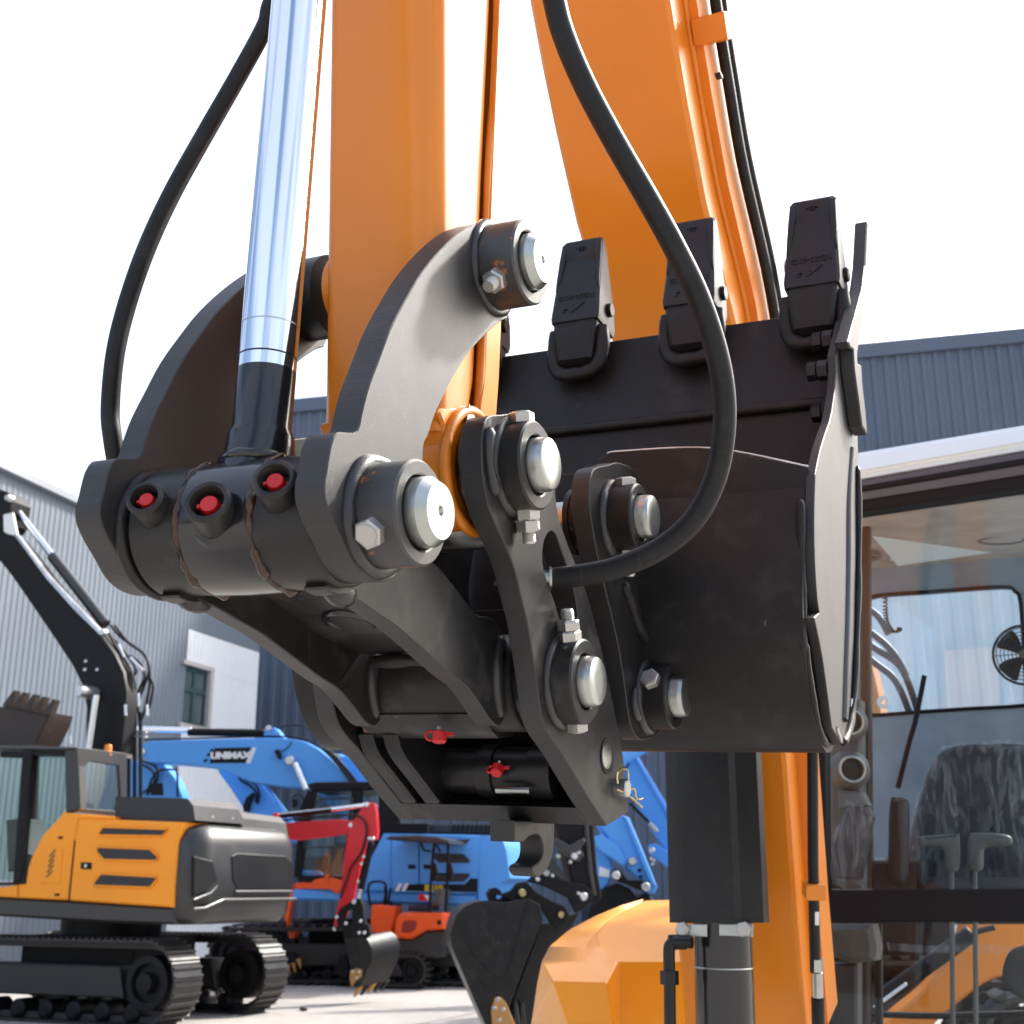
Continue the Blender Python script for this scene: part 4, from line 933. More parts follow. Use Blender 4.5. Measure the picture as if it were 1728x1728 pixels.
g0 = at(0, 793, 24); LB_ = Fr(V((g0.x, g0.y, 0)), 90 - 19.0)
uA, zA = uz(LB_, 0, 793); uB, zB = uz(LB_, 138, 857); uW, zW = uz(LB_, 318, 1062); uE, _ = uz(LB_, 437, 1095)
zt = lambda u: zA + (zB - zA) / (uB - uA) * (u - uA)
BL = thing('factory_building', 'grey ribbed factory hall on the left with a white wall section and a window', 'building', LB_.P(uE * .5, 2, 0))
bm = BM(); corrug(bm, LB_, uA - 8, uW, 0, zt, .16, .014); part('wall', bm, M['wallgrey'], BL, sharp=20)
bm = BM(); corrug(bm, LB_, uW, uE, zW, zt, .16, .014); part('wall', bm, M['wallgrey'], BL, sharp=20)
bm = BM(); box(bm, LB_.P((uA - 8 + uE) / 2, .05, zt((uA - 8 + uE) / 2) + .06), (LB_.P(uE, 0, zt(uE)) - LB_.P(uA - 8, 0, zt(uA - 8))) * .5, LB_.e2 * .2, V((0, 0, .08)), e=.01); part('roof_edge', bm, M['cap'], BL)
bm = BM(); plate(bm, [LB_.P(u, .3, z) for u, z in ((uA - 8, 0), (uE, 0), (uE, zt(uE)), (uA - 8, zt(uA - 8)))], LB_.e2 * 12, e=0); part('hall_block', bm, M['wallgrey'], BL)
wz = [uz(LB_, x, y) for x, y in ((310, 1121), (353, 1132), (345, 1226), (301, 1219))]
w0, w1 = wz[0][0], (wz[1][0] + wz[2][0]) / 2; wt, wb = wz[0][1], wz[3][1] 
bm = BM()
corrug(bm, LB_, uW, uE, wt, lambda u: zW, .16, .02, -.02); corrug(bm, LB_, uW, w0, wb, lambda u: wt, .16, .02, -.02) if w0 - uW > .3 else None
corrug(bm, LB_, w1, uE, wb, lambda u: wt, .16, .02, -.02); corrug(bm, LB_, uW, uE, 0, lambda u: wb, .16, .02, -.02)
part('wall', bm, M['wallwhite'], BL, sharp=20, label='white ribbed wall section')
def quadp(fr, u0, u1, z0, z1, off, th):
    bm = BM(); plate(bm, [fr.P(u0, off, z0), fr.P(u1, off, z0), fr.P(u1, off, z1), fr.P(u0, off, z1)], fr.e2 * th, e=0); return bm
bm = BM(); f_ = .09
for u0, u1, z0, z1 in ((w0, w1, wt - f_, wt), (w0, w1, wb, wb + f_), (w0, w0 + f_, wb, wt), (w1 - f_, w1, wb, wt), ((w0 + w1) / 2 - .05, (w0 + w1) / 2 + .05, wb, wt), (w0, w1, wb + (wt - wb) * .56, wb + (wt - wb) * .56 + .12)):
    plate(bm, [LB_.P(u0, .02 + (u0 - w0) * .001 + z0 * .0003, z0), LB_.P(u1, .02 + (u0 - w0) * .001 + z0 * .0003, z0), LB_.P(u1, .02 + (u0 - w0) * .001 + z0 * .0003, z1), LB_.P(u0, .02 + (u0 - w0) * .001 + z0 * .0003, z1)], LB_.e2 * .06, e=0)
WN = part('window', bm, M['frame'], BL)
zs = [wb + f_, wb + (wt - wb) * .56, wb + (wt - wb) * .56 + .12, wt - f_]; us = [w0 + f_, (w0 + w1) / 2 - .05, (w0 + w1) / 2 + .05, w1 - f_]
for i in (0, 2):
    for j in (0, 2): part('pane', quadp(LB_, us[i], us[i + 1], zs[j], zs[j + 1], .06, .02), M['pane'], WN)
bm = quadp(LB_, w1 - .02, w1 + .12, wb - .1, wt + .1, -.08, .1); part('reveal', bm, M['reveal'], WN)
bm = quadp(LB_, w0 - .1, w1 + .12, wt, wt + .1, -.083, .1); part('lintel', bm, M['reveal'], WN)
bm = quadp(LB_, w0 - .1, w1 + .12, wb - .12, wb, -.10, .12); part('sill', bm, M['reveal'], WN)

g1 = at(1000, 633, 38); NB = Fr(V((g1.x, g1.y, 0)), -6.5)
n0, nz0 = uz(NB, 500, 681); n1, nz1 = uz(NB, 1728, 562); ul, _ = uz(NB, 428, 1100); ur, _ = uz(NB, 1440, 900); uR, _ = uz(NB, 2600, 900)
nt_ = lambda u: nz0 + (nz1 - nz0) / (n1 - n0) * (u - n0)
BN = thing('factory_building', 'long dark navy ribbed factory hall standing behind the whole yard', 'building', NB.P((ul + uR) / 2, 3, 0))
_, zlow = uz(NB, 1600, 940)
bm = BM(); corrug(bm, NB, ul, ur, 0, nt_, .36, .05); part('wall', bm, M['wallnavy'], BN, sharp=20)
bm = BM(); corrug(bm, NB, ur, uR, zlow, nt_, .36, .05); part('wall', bm, M['wallnavy'], BN, sharp=20)
bm = BM(); corrug(bm, NB, ur, uR, 0, lambda u: zlow, .55, .04, -.05); part('wall', bm, M['wallwhite'], BN, sharp=20, label='pale ribbed wall seen through the cab')
bm = BM(); box(bm, NB.P((ul + uR) / 2, -.02, nt_((ul + uR) / 2) - .12), (NB.P(uR, 0, nt_(uR)) - NB.P(ul, 0, nt_(ul))) * .5, NB.e2 * .14, V((0, 0, .22)), e=.01); part('roof_edge', bm, M['wallnavy'], BN)
bm = BM(); plate(bm, [NB.P(u, .3, z) for u, z in ((ul, 0), (uR, 0), (uR, nt_(uR) - .3), (ul, nt_(ul) - .3))], NB.e2 * 14, e=0); part('hall_block', bm, M['wallnavy'], BN)
# ------------------------------------------------------------------ background machines
M['yellow'] = paint('amber_paint', (.92, .31, .006), .5, coat=.05, nscale=6, bump=0, vary=.04)
M['mgrey'] = paint('machine_grey', (.026, .0255, .025), .36, coat=.15, nscale=6, bump=.02, vary=.06)
M['mdark'] = paint('machine_dark', (.007, .007, .0075), .5, nscale=10, bump=.03, spec=.22)
M['louvre'] = paint('louvre_black', (.020, .020, .022), .5, nscale=60, bump=.3)
M['track'] = paint('track_steel', (.014, .0135, .013), .5, nscale=30, bump=.1)
M['shoe'] = paint('track_shoe_steel', (.022, .021, .020), .42, nscale=30, bump=.1)
M['blue'] = paint('blue_paint', (.08, .335, .80), .45, coat=.08, nscale=6, bump=0, vary=.05)
M['mred'] = paint('red_paint', (.62, .006, .012), .4, coat=.15, nscale=6, bump=0, vary=.05)
M['mor'] = paint('orange_red_paint', (.88, .095, .006), .45, coat=.1, nscale=6, bump=0, vary=.05)
M['tan'] = paint('tan_tooth_paint', (.42, .21, .055), .5, nscale=20, bump=.05, vary=.1)
M['white'] = paint('white_decal', (.8, .8, .8), .5, nscale=4, bump=0, vary=.02)
M['ytext'] = paint('yellow_decal', (.85, .62, .03), .5, nscale=4, bump=0, vary=.02)
M['beacon'] = paint('beacon_orange', (.9, .22, .01), .3, nscale=4, bump=0)
M['cabwin'] = glass('machine_glass', (.86, .93, .92), .6)
M['cabin'] = paint('cabin_lining', (.09, .10, .10), .7, nscale=10, bump=0)
M['brown'] = paint('worn_bucket_brown', (.045, .032, .026), .55, nscale=20, bump=.1, rust=.3)
M['silver'] = paint('machined_silver', (.65, .65, .66), .25, metal=.8, nscale=20, bump=0)

def sl(fr, l, off, th, e=.01, sm=0):
    bm = BM(); q = fr.pts(l, off); q = crom(q, sm) if sm else q; plate(bm, q, fr.e2 * th, e=e); return bm
def prt(name, fr, l, off, th, m, par, e=.01, sm=0, label=None): return part(name, sl(fr, l, off, th, e, sm), m, par, label)
def tb(name, fr, l, off, rpx, m, par, seg=8, n=5):
    q = fr.pts(l, off); r = rpx * (q[0] - CAM).dot(FW) / FPX; bm = BM(); tube(bm, q, r, seg, n); return part(name, bm, m, par, sharp=60)
def cy(name, fr, a, b, off, rpx, m, par, seg=16):
    p, q = fr.on(*a, off), fr.on(*b, off); r = rpx * (p - CAM).dot(FW) / FPX; bm = BM(); cyl(bm, p, q, r, seg, c=r * .15); return part(name, bm, m, par)
def pn(name, fr, x, y, off, rpx, m, par, th=.05):
    p = fr.on(x, y, off); r = rpx * (p - CAM).dot(FW) / FPX; bm = BM(); lathe(bm, p, -fr.e2, [(0, 0), (0, r), (th * .8, r), (th, r * .8), (th, 0)], 16); return part(name, bm, m, par)
def X3(l): return [(x / 2.99, 1150 + y / 2.99) for x, y in l]                 # tracing scales of the enlarged views
def XB(l): return [(x / 3.142, 750 + y / 3.142) for x, y in l]
def XR(l): return [(200 + x / 3.154, 1180 + y / 3.154) for x, y in l]
def XM(l): return [(480 + x / 3.84, 1300 + y / 3.84) for x, y in l]
def XK(l): return [(750 + x / 3.615, 1250 + y / 3.615) for x, y in l]

def shoe_mesh(w, p, m):
    bm = BM(); x, y, z = V((1, 0, 0)), V((0, 1, 0)), V((0, 0, 1))
    box(bm, V((0, 0, .012)), x * p * .47, y * w / 2, z * .012)
    for k in (-.25, .25): box(bm, V((k * p, 0, .034)), x * p * .06, y * w / 2, z * .0135)
    return mesh_of('track_shoe', bm, m)
def crawler(par, fr, c0, c1, r, width, off, pitch, name='track', shoes=True, wheels=True):
    """belt between wheel centres c0 -> c1 (u, z on frame), width along e2 starting at off"""
    (u0, z0), (u1, z1) = c0, c1; L = math.hypot(u1 - u0, z1 - z0); ex = V((u1 - u0, z1 - z0)) / L; ez = V((-ex.y, ex.x))
    per = 2 * L + 2 * math.pi * r; n = int(round(per / pitch)); pitch = per / n
    def pt(s, rr=None):
        rr = r if rr is None else rr; s %= per
        if s < L: return ex * s + ez * rr, ex
        s -= L
        if s < math.pi * r: t = s / r; return ex * L + (ez * math.cos(t) + ex * math.sin(t)) * rr, ex * math.cos(t) - ez * math.sin(t)
        s -= math.pi * r
        if s < L: return ex * (L - s) - ez * rr, -ex
        s -= L; t = s / r; return (-ez * math.cos(t) - ex * math.sin(t)) * rr, -ex * math.cos(t) + ez * math.sin(t)
    W3 = lambda p2, v: fr.P(u0 + p2.x, v, z0 + p2.y)
    mid = off + width / 2
    bm = BM()
    ring = [pt(k * per / 60, r - .10)[0] for k in range(60)]; rin = [pt(k * per / 60, r - .03)[0] for k in range(60)]
    plate(bm, [W3(p, off + width * .32) for p in rin], fr.e2 * width * .36, holes=[[W3(p, off + width * .32) for p in ring]], e=0)
    T_ = part(name, bm, M['track'], par)
    if shoes:
        me = shoe_mesh(width, pitch, M['shoe'])
        for k in range(n):
            p, t = pt(k * pitch, r - .025); o = W3(p, mid); x = (fr.e1 * t.x + fr.z * t.y); z = x.cross(fr.e2); 
            nrm = fr.e1 * (-t.y) + fr.z * t.x
            y = nrm.cross(x)
            place('track_shoe', me, mat_axes(o, x, y, nrm), T_)
    else:
        bm = BM()
        plate(bm, [W3(pt(k * per / 60, r - .03)[0], off) for k in range(60)], fr.e2 * width, holes=[[W3(pt(k * per / 60, r - .075)[0], off) for k in range(60)]], e=0)
        for k in range(n):
            p, t = pt(k * pitch); o = W3(p, mid); x = fr.e1 * t.x + fr.z * t.y; nn_ = fr.e1 * (-t.y) + fr.z * t.x
            box(bm, o, x * pitch * .22, fr.e2 * width / 2, nn_ * .02)
        part('belt', bm, M['shoe'], T_, kind='stuff')
    if wheels:
        for c, rr, nm in (((0, 0), r * .64, 'sprocket'), ((L, 0), r * .64, 'idler')):
            bm = BM(); p = ex * c[0]; lathe(bm, W3(p, off + width * .8), -fr.e2, [(0, 0), (0, rr), (width * .62, rr), (width * .62, rr * .72), (width * .5, rr * .68), (width * .5, rr * .4), (width * .72, rr * .36), (width * .74, 0)], 28); part(nm, bm, M['mdark'], T_)
        nr = max(3, int(L / .42))
        for k in range(nr):
            p = ex * (L * (k + .5) / nr) - ez * (r * .72); bm = BM(); lathe(bm, W3(p, off + width * .75), -fr.e2, [(0, 0), (0, r * .24), (width * .5, r * .24), (width * .56, r * .15), (width * .56, 0)], 14); part('roller', bm, M['mdark'], T_)
        bm = BM(); a_, b_ = ex * (r * .9), ex * (L - r * .9)
        plate(bm, [W3(a_ + ez * r * .38, off + width * .16), W3(b_ + ez * r * .38, off + width * .16), W3(b_ + ex * .1 - ez * r * .38, off + width * .16), W3(a_ - ex * .1 - ez * r * .38, off + width * .16)], fr.e2 * width * .6, e=.02); part('track_frame', bm, M['track'], T_)
    return T_

# ---- amber and black excavator at the left
gx = at(320, 1450, 14.5); LX = Fr(V((gx.x, gx.y, 0)), -24)
def uzp(fr, x, y, off=0): p = fr.on(x, y, off) - fr.o; return p.dot(fr.e1), p.z
XL = thing('excavator', 'amber and black excavator at the left edge, parked with its black boom raised', 'excavator', LX.P(-1.5, 1.0, 0), 'excavators parked in the yard')
SK = part('skirt', sl(LX, X3([(-300, 1065), (0, 1088), (345, 1105), (870, 1140), (880, 1142), (880, 1228), (520, 1216), (0, 1185), (-300, 1170)]), .01, 2.0, .03), M['mgrey'], XL)
EP = prt('engine_panel', LX, X3([(395, 690), (925, 710), (897, 800), (871, 1140), (345, 1105), (375, 800)]), -.03, .5, M['yellow'], XL, .02)
for l in ([(520, 735), (845, 745), (815, 780), (498, 775)], [(490, 835), (755, 845), (795, 880), (790, 905), (525, 900), (490, 862)], [(510, 970), (785, 985), (790, 1002), (755, 1040), (475, 1030), (475, 1015)]):
    bm = BM(); c = LX.pts(X3(l), -.045); plate(bm, c, LX.e2 * .02, e=.004); lv = part('louvre', bm, M['louvre'], EP)
    bm = BM(); tube(bm, [p - LX.e2 * .0 for p in c], .012, 6, smooth=False, closed=True); part('louvre_rim', bm, M['yellow'], lv, sharp=80)
prt('latch', LX, X3([(407, 912), (460, 914), (459, 948), (406, 946)]), -.042, .02, M['mdark'], EP, .003); pn('latch_button', LX, 433 / 2.99, 1150 + 930 / 2.99, -.042, 3, M['silver'], EP, .01)
prt('panel_seam', LX, X3([(374, 800), (380, 800), (350, 1105), (344, 1105)]), -.036, .01, M['mdark'], EP, 0)
SPn = prt('side_panel', LX, X3([(315, 660), (580, 682), (575, 697), (395, 692), (376, 800), (344, 1104), (90, 1092), (92, 1025), (128, 1022), (140, 940), (160, 880), (215, 775), (300, 685)]), -.02, .6, M['yellow'], XL, .015)
prt('hatch', LX, X3([(240, 845), (315, 842), (300, 1020), (203, 1015), (215, 900)]), -.035, .02, M['yellow'], SPn, .006)
for k in range(5): prt('vent_slot', LX, X3([(232 + k * 4, 985 - k * 26), (262 + k * 4, 950 - k * 26), (266 + k * 4, 956 - k * 26), (236 + k * 4, 991 - k * 26)]), -.039, .01, M['mgrey'], SPn, 0)
for x, y in ((302, 788), (285, 1076)): prt('catch', LX, X3([(x - 10, y - 6), (x + 10, y - 6), (x + 10, y + 6), (x - 10, y + 6)]), -.035, .02, M['mdark'], SPn, .002)
prt('side_panel', LX, X3([(-300, 1035), (0, 1040), (86, 1027), (83, 1092), (0, 1087), (-300, 1070)]), -.02, .3, M['yellow'], XL, .015)
# counterweight
cA = uzp(LX, 291, 1450)[0]; cW = 2.12
zl = [uzp(LX, 318, y)[1] for y in (1561, 1545, 1500, 1425, 1398, 1389)]; ins = (.10, .03, .0, .0, .05, .16)
def cwring(z, d):
    q = []; u1, r = .13 - d, .28
    for cx, cy, a0 in ((u1 - r, d + r, -90), (u1 - r, cW - d - r, 0)):
        for k in range(7): t = RAD(a0 + 15 * k); q.append(LX.P(cx + r * math.cos(t), cy + r * math.sin(t), z))
    q.append(LX.P(cA, cW - d, z)); q.append(LX.P(cA, d, z)); return q
bm = BM(); loft(bm, [cwring(z, d) for z, d in zip(zl, ins)]); CWt = part('counterweight', bm, M['mgrey'], XL, sharp=62)
RF = Fr(LX.P(.13, 0, 0), -24 + 90)                                             # plane of the counterweight's rear face
def rear(l, out=.012): 
    return [p + LX.e1 * out for p in [LX.side(x, y, .13) for x, y in X3(l)]]
bm = BM(); plate(bm, rear([(1165, 880), (1195, 865), (1440, 880), (1480, 920), (1478, 1050), (1195, 1050), (1170, 1000)]), LX.e1 * -.05, e=.012); part('recess_panel', bm, M['mdark'], CWt)
for l in ([(1185, 1062), (1470, 1060)], [(1125, 1103), (1490, 1098)], [(975, 1150), (1030, 1145), (1125, 1103)], [(975, 1103), (1060, 1070), (1095, 1032)]):
    bm = BM(); tube(bm, rear(l, .0), .022, 8, smooth=False); part('pressed_rib', bm, M['mgrey'], CWt, sharp=70)
bm = BM(); plate(bm, rear([(975, 880), (1070, 905), (1098, 1000), (1030, 1060), (972, 1085)]), LX.e1 * -.05, e=.012); part('recess_panel', bm, M['mdark'], CWt)
# hood over the engine
bm = BM(); hs = LX.pts(X3([(582, 580), (945, 590), (975, 625), (985, 700), (930, 712), (580, 690)]), .08)
loft(bm, [hs, [p + LX.e2 * .9 for p in hs], [p + LX.e2 * 1.0 - V((0, 0, .10)) for p in hs], [p + LX.e2 * 1.95 - V((0, 0, .12)) for p in hs]]); HD = part('engine_hood', bm, M['louvre'], XL, sharp=25)
for v in (.35, .75, 1.2, 1.6):
    bm = BM(); q = hs[3] * .5 + hs[2] * .5 + LX.e2 * v - V((0, 0, .03 if v < .9 else .14)); box(bm, q, LX.e1 * .01, LX.e2 * .02, V((0, 0, .012))); part('hinge', bm, M['silver'], HD)
# cab
def ring_plate(name, fr, outer, hole, off, th, m, par, e=.006):
    bm = BM(); plate(bm, fr.pts(outer, off), fr.e2 * th, holes=[fr.pts(hole, off)], e=e); return part(name, bm, m, par)
CBo = X3([(-520, 320), (0, 323), (385, 331), (405, 640), (315, 662), (300, 685), (212, 772), (155, 880), (135, 940), (118, 1022), (-520, 1015)])
CBx = prt('cab', LX, X3([(-520, 318), (0, 321), (388, 330), (390, 352), (0, 347), (-520, 345)]), -.01, 1.05, M['mgrey'], XL, .03)
prt('door_pillar', LX, X3([(112, 350), (160, 352), (100, 1005), (62, 1020)]), -.012, .10, M['mdark'], CBx)
prt('rear_pillar', LX, X3([(325, 345), (392, 345), (404, 642), (330, 662)]), -.008, .12, M['mgrey'], CBx)
prt('window_frame', LX, X3([(150, 352), (328, 352), (330, 376), (150, 372)]), .0, .06, M['mdark'], CBx); prt('window_frame', LX, X3([(0, 352), (112, 352), (110, 386), (0, 382)]), .0, .06, M['mdark'], CBx)
prt('door_sill', LX, X3([(-520, 1010), (0, 1015), (95, 1012), (135, 940), (150, 900), (170, 905), (150, 950), (128, 1026), (-520, 1040)]), -.006, .08, M['mdark'], CBx)
prt('window', LX, X3([(-520, 345), (330, 350), (330, 640), (215, 778), (150, 900), (130, 1000), (-520, 1005)]), .05, .012, M['cabwin'], CBx, 0)
prt('window', LX, X3([(-520, 345), (330, 350), (330, 640), (215, 778), (150, 900), (130, 1000), (-520, 1005)]), 1.0, .012, M['cabwin'], CBx, 0)
prt('seat', LX, X3([(20, 700), (90, 690), (100, 860), (170, 880), (170, 960), (30, 960)]), .45, .5, M['cabdark'], CBx, .04)
prt('far_pillar', LX, X3([(150, 350), (190, 350), (170, 900), (135, 940)]), .97, .06, M['mdark'], CBx)
cu = uzp(LX, 392 / 2.99, 1150 + 480 / 2.99)[0]
def rcab(l, out=0): return [LX.side(x, y, cu) + LX.e1 * out for x, y in X3(l)]
bm = BM(); plate(bm, rcab([(388, 331), (640, 362), (640, 690), (404, 655)]), LX.e1 * -.05, holes=[rcab([(420, 450), (450, 402), (600, 425), (610, 600), (580, 652), (430, 640)])], e=.008); part('rear_wall', bm, M['mgrey'], CBx)
bm = BM(); plate(bm, rcab([(415, 445), (448, 395), (606, 420), (616, 604), (584, 660), (424, 648)], -.03), LX.e1 * -.01, e=0); part('rear_window', bm, M['cabwin'], CBx)
bm = BM(); b0 = rcab([(558, 372)], -.05)[0]; lathe(bm, b0, V((0, 0, 1)), [(0, 0), (0, .055), (.02, .058), (.02, .05), (.12, .046), (.135, .036), (.14, 0)], 18); part('beacon', bm, M['beacon'], XL)
bm = BM(); cyl(bm, b0 - V((0, 0, .12)), b0, .02, 8); part('beacon_bracket', bm, M['mdark'], XL)
bm = BM(); cyl(bm, LX.on(119, 1256, .4), LX.on(119, 1242, .4), .02, 8); part('antenna', bm, M['silver'], XL)
# boom, cylinders, hoses
bo = .95
BMx = prt('boom', LX, XB([(-260, 380), (-60, 440), (20, 470), (70, 480), (150, 572), (250, 710), (400, 880), (525, 1000), (600, 1105), (650, 1205), (668, 1310), (662, 1420), (640, 1640), (450, 1640), (458, 1400), (436, 1280), (385, 1175), (300, 1045), (195, 890), (60, 695), (0, 620), (-260, 480)]), bo, .25, M['mdark'], XL, .015)
prt('boom_top_rib', LX, XB([(70, 474), (90, 476), (250, 690), (530, 985), (522, 1004), (395, 880), (240, 706)]), bo - .04, .08, M['silver'], BMx, .005)
prt('dipper_arm', LX, XB([(-300, 200), (0, 238), (40, 252), (62, 300), (40, 420), (10, 460), (-300, 520)]), bo + .05, .4, M['mdark'], XL, .015)
prt('decal', LX, XB([(18, 372), (68, 362), (90, 470), (96, 492), (60, 484), (20, 462)]), bo + .02, .025, M['white'], XL, 0)
cy('cylinder_rod', LX, XB([(50, 298)])[0], XB([(285, 600)])[0], bo + .25, 5.5, M['chrome'], BMx)
cy('cylinder_barrel', LX, XB([(275, 590)])[0], XB([(560, 955)])[0], bo + .25, 9, M['mgrey'], BMx)
pn('pin', LX, *XB([(62, 290)])[0], bo, 6, M['silver'], BMx, .1); pn('pin', LX, *XB([(558, 1000)])[0], bo - .05, 6, M['silver'], BMx, .08)
cy('lift_rod', LX, XB([(512, 1330)])[0], XB([(468, 1640)])[0], bo - .22, 6, M['chrome'], BMx)
pn('lift_pin', LX, *XB([(505, 1322)])[0], bo - .02, 11, M['silver'], BMx, .32)
for l in ([(570, 985), (620, 1080), (690, 1190), (700, 1280), (690, 1400)], [(590, 960), (640, 1020), (740, 1090), (785, 1150), (790, 1210), (760, 1290), (735, 1360)], [(600, 1030), (660, 1100), (720, 1190), (700, 1260), (720, 1400), (700, 1560)], [(610, 960), (680, 1050), (770, 1120), (795, 1240), (770, 1400), (740, 1480)], [(560, 1060), (640, 1150), (690, 1250), (670, 1380)], [(690, 1120), (750, 1170), (765, 1240), (730, 1330), (745, 1500)], [(800, 1240), (812, 1290), (790, 1400)]):
    tb('hose', LX, XB(l), bo + .1 + random.uniform(-.1, .25), 2.4, M['rubber'], BMx, 6)
for l in ([(630, 1060), (660, 1130)], [(690, 1130), (760, 1200)], [(665, 1380), (668, 1440)], [(735, 1320), (738, 1390)], [(780, 1380), (782, 1440)]): cy('hose_coupling', LX, *XB(l), bo - .02, 2.6, M['silver'], BMx, 8)
for x in (655, 685, 715, 745): cy('pipe', LX, *XB([(x, 1420), (x - 4 + (x - 655) * .05, 1900)]), bo + .3, 3.2, M['mdark'], BMx, 8)
for y in (1520, 1545): prt('pipe_clamp', LX, XB([(645, y - 6), (770, y - 2), (770, y + 8), (645, y + 4)]), bo + .22, .05, M['silver'], BMx, .002)
for x, y in ((460, 1150), (455, 1195), (520, 1195)): pn('bolt', LX, *XB([(x, y)])[0], bo, 3, M['silver'], BMx, .03)
# bucket curled up behind the cab roof
bkx = prt('bucket', LX, XB([(-200, 1400), (0, 1390), (90, 1380), (150, 1395), (260, 1420), (245, 1470), (185, 1590), (-200, 1620)]), 1.4, .5, M['brown'], XL, .02)
for x, y in ((50, 1345), (100, 1355), (155, 1365), (205, 1378), (258, 1392)):
    prt('tooth', LX, XB([(x - 42, y + 40), (x + 18, y - 42), (x + 32, y - 40), (x + 4, y + 46)]), 1.35, .12, M['brown'], bkx, .008)
# tracks
tu, tz = uzp(LX, 238, 1660, -.05); ground_r = tz
tL = 3.0
crawler(XL, LX, (tu - tL, ground_r), (tu, ground_r), ground_r - .005, .50, -.05, .19)
crawler(XL, LX, (tu - tL, ground_r), (tu, ground_r), ground_r - .005, .50, 1.72, .19)
bm = BM(); plate(bm, [LX.P(u, .5, z) for u, z in ((tu - 2.4, .45), (tu - .6, .45), (tu - .6, .95), (tu - 2.4, .95))], LX.e2 * 1.2, e=.03); part('undercarriage', bm, M['mdark'], XL)
bm = BM(); lathe(bm, LX.P(tu - 1.45, 1.05, .9), V((0, 0, 1)), [(0, 0), (0, .62), (.3, .62), (.3, 0)], 36); part('slew_ring', bm, M['mdark'], XL)

# ---- blue excavator with the lettered boom
gb = at(690, 1450, 21); BX = Fr(V((gb.x, gb.y, 0)), -7)
XU = thing('excavator', 'blue excavator in the middle distance with UNIMAX lettered on its long boom', 'excavator', BX.P(0, 1, 0), 'excavators parked in the yard')
body = prt('body', BX, XM([(-20, 770), (85, 768), (340, 775), (460, 780), (1255, 800), (1255, 872), (1150, 880), (340, 850), (-20, 840)]), .02, 2.2, M['blue'], XU, .04)
DR = prt('side_panel', BX, XM([(640, 410), (694, 408), (690, 782), (460, 778), (490, 690), (545, 600)]), -.02, .5, M['blue'], XU, .015)
prt('engine_door', BX, XM([(694, 410), (870, 412), (868, 738), (690, 778)]), -.035, .4, M['blue'], XU, .015)
ED = prt('engine_door', BX, XM([(876, 412), (1272, 420), (1254, 795), (874, 740)]), -.035, .4, M['blue'], XU, .015)
for l in ([(1075, 447), (1205, 447), (1175, 475), (1050, 475)], [(975, 537), (1160, 542), (1200, 580), (1198, 600), (1000, 598), (970, 570)], [(985, 665), (1200, 668), (1198, 688), (1160, 722), (975, 720)]): prt('louvre', BX, XM(l), -.05, .02, M['louvre'], ED, .004)
prt('decal', BX, XM([(800, 738), (1170, 738), (1205, 700), (1252, 702), (1250, 788), (790, 782)]), -.05, .016, M['mdark'], ED, 0)
for x in (715, 755): prt('decal', BX, XM([(x + 28, 732), (x + 52, 732), (x + 25, 782), (x, 782)]), -.052, .018, M['white'], ED, 0)
def ltr(txt, fr, x, y, off, hpx, m, par, sx=1.0, bold=.004, rot=0, shear=0):
    p = fr.on(x, y, off); h = hpx * (p - CAM).dot(FW) / FPX
    return place('lettering', text_mesh(txt, h * 1.38, .004, m, h * bold * 10 * .3, shear, sx), mat_axes(p, fr.e1, fr.z, -fr.e2) @ Matrix.Rotation(rot, 4, 'Z'), par)
ltr('E210', BX, 480 + 968 / 3.84, 1300 + 764 / 3.84, -.06, 9, M['ytext'], ED, 1.25, .03)
for x in (825, 925): prt('latch', BX, XM([(x - 24, 610), (x + 24, 612), (x + 24, 640), (x - 24, 638)]), -.045, .02, M['mdark'], ED, .003)
bm = BM(); q = BX.pts(XM([(1270, 420), (1395, 420), (1420, 470), (1440, 530), (1460, 700), (1400, 730), (1385, 870), (1255, 872)]), -.03)
loft(bm, [[p + BX.e2 * v + BX.e1 * du for p in q] for v, du in ((0, 0), (.25, .14), (.6, .22), (2.0, .3), (2.3, .2))]); part('counterweight', bm, M['blue'], XU, sharp=35)
prt('engine_hood', BX, XM([(930, 350), (1390, 345), (1392, 412), (900, 410)]), .2, 1.6, M['louvre'], XU, .02)
for k in range(9): prt('grille_slot', BX, XM([(1090 + k * 30, 352), (1106 + k * 30, 352), (1098 + k * 30, 400), (1082 + k * 30, 400)]), .18, .04, M['mdark'], XU, 0)
CU_ = prt('cab', BX, XM([(140, 92), (200, 75), (640, 70), (960, 70), (960, 128), (640, 125), (180, 135)]), -.02, 1.5, M['cabblack'], XU, .02)
prt('cab_frame', BX, XM([(100, 240), (150, 130), (205, 130), (150, 400), (100, 690), (60, 690)]), .0, .1, M['cabblack'], CU_, .01)
prt('cab_frame', BX, XM([(435, 125), (500, 125), (500, 500), (440, 500), (395, 700), (390, 500)]), .0, .1, M['cabblack'], CU_, .01); prt('cab_frame', BX, XM([(610, 125), (740, 125), (740, 345), (930, 345), (930, 415), (640, 405), (545, 600), (490, 690), (440, 760), (90, 720), (90, 680), (420, 690), (520, 560), (610, 400)]), .01, .12, M['cabblack'], CU_, .01)
prt('window', BX, XM([(150, 135), (930, 125), (930, 350), (610, 400), (450, 700), (90, 690)]), .06, .012, M['cabwin'], CU_, 0)
bm = BM(); tube(bm, BX.pts(XM([(128, 498), (180, 300), (200, 215), (232, 185), (440, 178), (432, 495)]), -.02), .02, 6, smooth=False, closed=True); part('window_trim', bm, M['mgrey'], CU_, sharp=60)
prt('seat', BX, XM([(280, 480), (360, 470), (380, 600), (370, 690), (270, 690)]), .5, .5, M['cabin'], CU_, .04)
